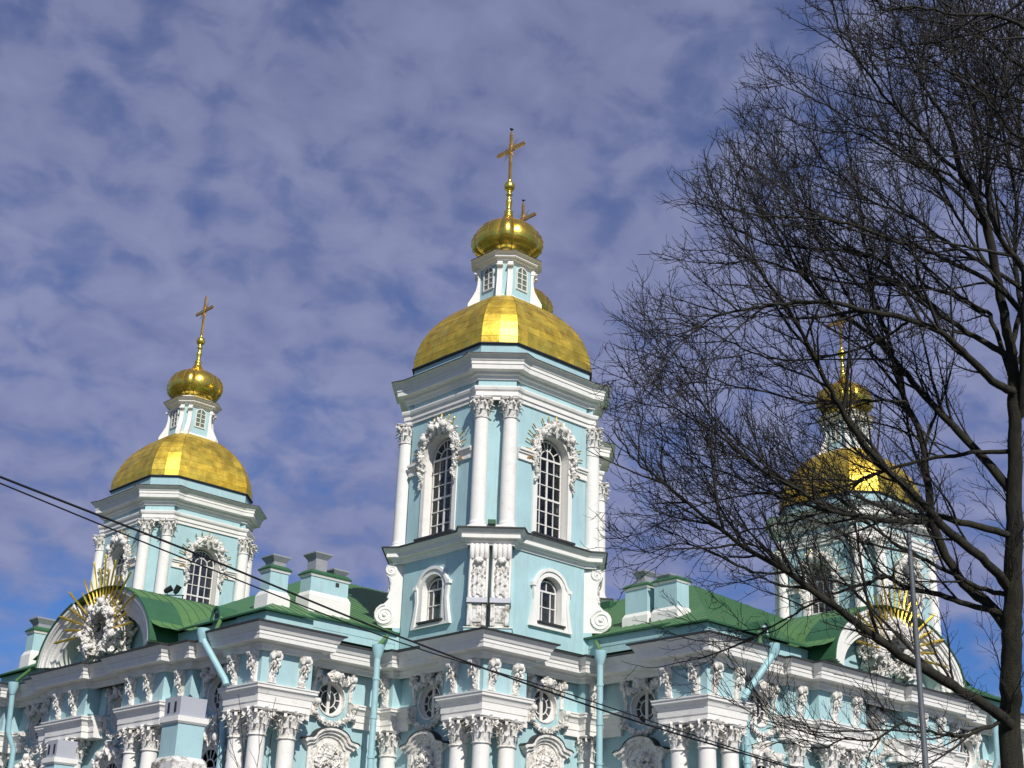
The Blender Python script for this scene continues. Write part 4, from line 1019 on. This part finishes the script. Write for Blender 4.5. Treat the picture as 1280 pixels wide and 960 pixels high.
def spray(tw, pts, r0, r1, level, dens=1.0, up=.05, start=.15):
    L = sum((pts[i+1]-pts[i]).length for i in range(len(pts)-1))
    if level == 1:
        n = int(L/.33*dens)
        for k in range(n):
            t = start+(1-start)*(k+random.random())/max(1, n); p, d = point_on(pts, t)
            ln = random.uniform(.9, 2.3)*(1.15-.45*t); rr = (r0+(r1-r0)*t)*random.uniform(.35, .55)+.003
            rr = min(rr, .030); q = clip_env(wander(p, child_dir(d, R(random.uniform(25, 55)), LEFT*.10+Vector((0,0,.20))), ln, 8, .10, up))
            if len(q) < 3: continue
            tw.tube(q, rr, .006, 5); spray(tw, q, rr, .006, 2, dens, up)
        q = clip_env(wander(pts[-1], (pts[-1]-pts[-2]), 1.2, 6, .12, up))
        if len(q) < 3: return
        tw.tube(q, r1, .006, 4); spray(tw, q, r1, .006, 2, dens, up)
    elif level == 2:
        n = max(3, int(L/.145*dens))
        for k in range(n):
            t = .12+.88*(k+random.random())/n; p, d = point_on(pts, t); ln = random.uniform(.30, .95)*(1.1-.45*t)
            q = clip_env(wander(p, child_dir(d, R(random.uniform(28, 60)), LEFT*.05+Vector((0,0,.15))), ln, 5, .15, up))
            if len(q) < 3: continue
            tw.tube(q, .0080, .0046, 3); spray(tw, q, 0, 0, 3, dens, up)
    else:
        n = max(2, int(L/.13*dens))
        for k in range(n):
            t = .25+.75*(k+random.random())/n; p, d = point_on(pts, t)
            q = wander(p, child_dir(d, R(random.uniform(25, 60)), Vector((0,0,.15))), random.uniform(.08, .30), 2, .2, .05)
            tw.tube(q, .0052, .0038, 3)
def smooth_path(P, sub=5, wob=.03):
    pts = []
    for k in range(len(P)-1):
        a, b, c, d = P[max(k-1, 0)], P[k], P[k+1], P[min(k+2, len(P)-1)]
        for j in range(sub):
            t = j/sub; pts.append(.5*((2*b)+(c-a)*t+(2*a-5*b+4*c-d)*t*t+(3*b-a-3*c+d)*t**3)+rvec()*wob*(1 if pts else 0))
    pts.append(P[-1]); return pts
def build_tree(name, label, trunk, limbs, base_d, seed, dens, bark, twigm, first_up=.05, extra=0):
    random.seed(seed)
    root = empty(name, (trunk[0][0].x, trunk[0][0].y, 0)); tag(root, label, 'tree', None)
    inv = Matrix.Translation((-trunk[0][0].x, -trunk[0][0].y, 0))
    t = Twigs(); pts = smooth_path([p for p, r_ in trunk], 6, .012); rs = [r_ for p, r_ in trunk]
    n = 18; a = None; rings = []
    for i, p in enumerate(pts):
        x = i/(len(pts)-1)*(len(rs)-1); k = min(int(x), len(rs)-2); rr = rs[k]+(rs[k+1]-rs[k])*(x-k)
        rings.append([inv @ (p+Vector((math.cos(2*PI*q/n)*rr*(1+.08*mnoise.noise(Vector((q*.9, i*.35, seed)))), math.sin(2*PI*q/n)*rr*(1+.08*mnoise.noise(Vector((q*.9, i*.35, seed)))), 0))) for q in range(n)])
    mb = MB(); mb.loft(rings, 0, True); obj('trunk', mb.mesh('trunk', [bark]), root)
    tw = Twigs()
    if extra: tp = [p for p, r_ in trunk]; spray(tw, smooth_path(tp[2:8], 6, .01), .03, .03, 1, .8, .03, .05)
    for px, dd, r0, r1, dn in limbs:
        m = len(px); P = [at(u, v, base_d+dd*(i/(m-1))**.8) for i, (u, v) in enumerate(px)]
        pts = smooth_path(P, 5, .012); m = len(pts); lm = Twigs()
        lm.v = []; L = len(pts)
        # tapered limb
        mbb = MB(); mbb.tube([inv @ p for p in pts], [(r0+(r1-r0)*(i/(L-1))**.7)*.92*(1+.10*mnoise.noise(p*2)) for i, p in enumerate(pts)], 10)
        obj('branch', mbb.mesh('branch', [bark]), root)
        if dn > 0: spray(tw, pts, r0, r1, 1, dn, first_up, .10)
        if extra and r0 > .045:
            Lm = sum((pts[i+1]-pts[i]).length for i in range(L-1)); nn = int(Lm/extra)
            for k in range(nn):
                t_ = .18+.78*(k+random.random())/nn; p_, d_ = point_on(pts, t_)
                q = wander(p_, child_dir(d_, R(random.uniform(15, 42)), LEFT*.12+Vector((0,0,.30))), random.uniform(1.8, 3.8)*(1.15-.6*t_), 14, .055, .03)
                q = clip_env(q)
                if len(q) < 4: continue
                rr = min(.042, (r0+(r1-r0)*t_)*.6); tw.tube(q, rr, .008, 6); spray(tw, q, rr, .008, 1, dn*.85, first_up, .12)
    tw.v = [(x-trunk[0][0].x, y-trunk[0][0].y, z) for x, y, z in tw.v]
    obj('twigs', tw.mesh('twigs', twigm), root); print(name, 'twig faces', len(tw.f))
D1 = 30.0
tb = at(1264, 940, D1)
trunk1 = [(Vector((tb.x+.1, tb.y, -.1)), .33), (Vector((tb.x, tb.y, 1.5)), .25)]+[(at(u, v, D1), r_) for u, v, r_ in ((1264,940,.23),(1264,860,.215),(1265,780,.20),(1267,700,.185),(1268,600,.155),(1268,520,.13),(1266,460,.115),(1259,410,.10),(1247,352,.09),(1235,290,.09),(1217,240,.08),(1200,212,.07),(1185,155,.045),(1160,117,.035),(1135,70,.025),(1120,25,.02),(1108,-20,.015))]
limbs1 = [
 ([(1262,905),(1230,880),(1180,850),(1110,808),(1052,765),(1027,747),(985,715),(925,680),(880,645),(835,607),(795,577),(765,535)], -3, .15, .012, .95),
 ([(1262,770),(1210,755),(1167,742),(1135,735),(1107,722),(1080,730),(1042,742),(1010,757),(960,787),(900,815),(840,830)], 2, .085, .010, .75),
 ([(1262,895),(1237,908),(1200,920),(1165,915),(1130,905),(1090,926),(1060,922),(1027,935),(990,930)], -2, .055, .010, .8),
 ([(1262,735),(1235,705),(1177,655),(1135,610),(1085,562),(1052,512),(1032,475),(1010,430),(985,387),(955,345),(925,300),(900,262)], -2.5, .13, .012, .85),
 ([(1262,790),(1237,757),(1197,720),(1167,655),(1160,600),(1150,542),(1132,502),(1118,455),(1107,412),(1090,365),(1082,310),(1075,250),(1060,190)], 2, .15, .015, .8),
 ([(1266,615),(1217,560),(1172,512),(1135,470),(1090,420),(1040,385),(1000,340),(970,290),(945,250),(925,205)], 3, .12, .012, .85),
 ([(1268,490),(1242,477),(1210,445),(1175,415),(1135,400),(1080,387),(1035,377),(980,380),(945,385),(905,392),(865,412),(830,420)], -3, .11, .010, .9),
 ([(1200,214),(1180,200),(1145,160),(1110,125),(1080,85),(1055,55),(1045,20),(1040,-20)], -1, .055, .010, 1.0),
 ([(1262,445),(1225,425),(1185,400),(1140,360),(1107,330),(1072,315),(1010,310),(960,305),(915,285),(880,280)], 1.5, .085, .010, .9),
 ([(1280,390),(1242,355),(1185,325),(1155,312),(1115,300),(1060,280),(1000,272),(960,270),(915,262),(870,255)], -2, .07, .010, .85),
 ([(1272,500),(1240,400),(1225,388),(1180,365),(1135,357),(1060,354),(997,340),(950,325),(900,330),(850,325)], 2.5, .065, .010, .85),
 ([(1290,370),(1222,325),(1175,297),(1135,270),(1085,250),(1040,215),(1000,200),(960,165)], 1, .06, .010, .9),
 ([(1275,520),(1280,420),(1280,340),(1252,302),(1235,252),(1235,200),(1240,140),(1255,82),(1267,30)], -2, .10, .02, .8),
 ([(1266,565),(1215,566),(1160,575),(1100,590),(1050,610),(1000,618),(950,617),(900,625),(850,640),(805,665)], 2, .06, .010, .9),
 ([(1264,668),(1210,655),(1167,645),(1147,652),(1100,650),(1060,642),(1032,637),(1002,615),(952,587),(902,547),(855,517),(825,500),(785,470)], -2.5, .085, .010, .9),
 ([(1264,745),(1225,735),(1190,717),(1150,697),(1115,677),(1085,655),(1040,640),(980,655),(930,665),(880,680),(830,700)], 1, .065, .008, .75),
 ([(1032,637),(985,625),(930,600),(880,580),(830,545),(800,520),(770,498)], 3, .035, .008, .9),
 ([(985,715),(940,715),(890,690),(850,680),(810,690),(780,670)], 1, .035, .008, .9),
 ([(1085,365),(1050,330),(1010,280),(985,235),(960,190),(940,150)], 0, .04, .010, 1.0),
 ([(1135,400),(1110,420),(1060,440),(1000,450),(950,445),(900,420),(850,400),(800,400),(778,390)], 2, .040, .008, .95),
 ([(1132,502),(1080,500),(1020,505),(960,490),(910,480),(860,460),(820,445)], -2, .04, .008, .9),
 ([(1235,290),(1205,250),(1170,215),(1130,190),(1080,160),(1030,130),(985,110),(955,95)], 2, .05, .008, .95),
 ([(1247,352),(1215,300),(1185,250),(1165,200),(1160,150),(1150,100),(1155,50),(1150,0)], 3, .05, .010, .95),
 ([(1262,440),(1275,380),(1268,320),(1270,260),(1262,200),(1250,150),(1225,100),(1215,40),(1205,-10)], 2, .07, .012, 1.0),
 ([(1235,290),(1225,240),(1228,180),(1215,130),(1195,80),(1190,30),(1175,-20)], -2, .05, .012, 1.0),
 ([(1217,240),(1180,215),(1140,205),(1100,180),(1065,165),(1030,165),(990,150),(965,125)], 2.5, .045, .008, .95),
 ([(1262,470),(1290,420),(1310,350),(1300,280),(1285,220),(1275,150),(1280,80)], 1, .07, .02, 1.0),
]
build_tree('bare_tree', 'big leafless tree whose trunk rises at the right edge, branches spreading over the right tower', trunk1, limbs1, D1, 101, .95, BARK, TWIG, .04, 1.35)
D2 = 22.0
tb2 = at(1450, 500, D2)
trunk2 = [(Vector((tb2.x+.1, tb2.y, -.1)), .30), (Vector((tb2.x, tb2.y, 3)), .24), (Vector((tb2.x, tb2.y, 7)), .2), (at(1440,300,D2), .17), (at(1420,100,D2), .12), (at(1400,-150,D2), .05)]
limbs2 = [
 ([(1420,150),(1360,110),(1300,50),(1250,20),(1200,18),(1150,8),(1110,12),(1095,12)], -1.5, .05, .012, 1.0),
 ([(1440,250),(1370,200),(1320,120),(1280,85),(1235,50),(1190,10),(1150,-20)], 1, .06, .012, 1.1),
 ([(1440,280),(1360,250),(1300,190),(1265,165),(1230,120),(1190,90),(1150,85)], -1, .045, .010, 1.0),
 ([(1440,300),(1380,270),(1320,240),(1270,215),(1235,195),(1180,188),(1110,180)], 1, .035, .008, .45),
 ([(1440,60),(1390,20),(1340,5),(1290,-5),(1240,30),(1200,60),(1165,70)], .5, .035, .010, 1.0),
 ([(1430,200),(1360,150),(1300,130),(1250,120),(1210,130),(1180,125)], -.5, .035, .010, 1.0),
]
build_tree('bare_tree', 'second leafless tree, only its dark thick twigs reaching in at the top right corner', trunk2, limbs2, D2, 202, .7, BARK, TWIG)

def sapling():
    random.seed(404); p0 = at(312, 1090, 24); root = empty('bare_sapling', (p0.x, p0.y, 0)); tag(root, 'hair thin bare sapling shoots in front of the left wing columns at the bottom edge', 'sapling')
    tw = Twigs(); base = Vector((p0.x, p0.y, 0)); inv = lambda q: [p-base for p in q]
    tw.tube(inv([base, base+Vector((0, 0, 1.2)), p0-Vector((0, 0, .2))]), .03, .014, 6)
    for k, (u, v) in enumerate(((270, 878), (298, 868), (345, 872), (325, 905), (285, 915))):
        a = p0-Vector((0, 0, .2)); b = at(u, v, 24+.3*k-.6); q = smooth_path([a, a.lerp(b, .5)+r2*random.uniform(-.15, .15), b], 5, .01)
        tw.tube(inv(q), .010, .004, 4)
        for j in range(5):
            p, d = point_on(q, random.uniform(.3, .95)); z = wander(p, child_dir(d, R(30), Vector((0, 0, .3))), random.uniform(.2, .5), 4, .1, .05); tw.tube(inv(z), .0045, .003, 3)
    obj('stems', tw.mesh('stems', TWIG), root)
sapling()
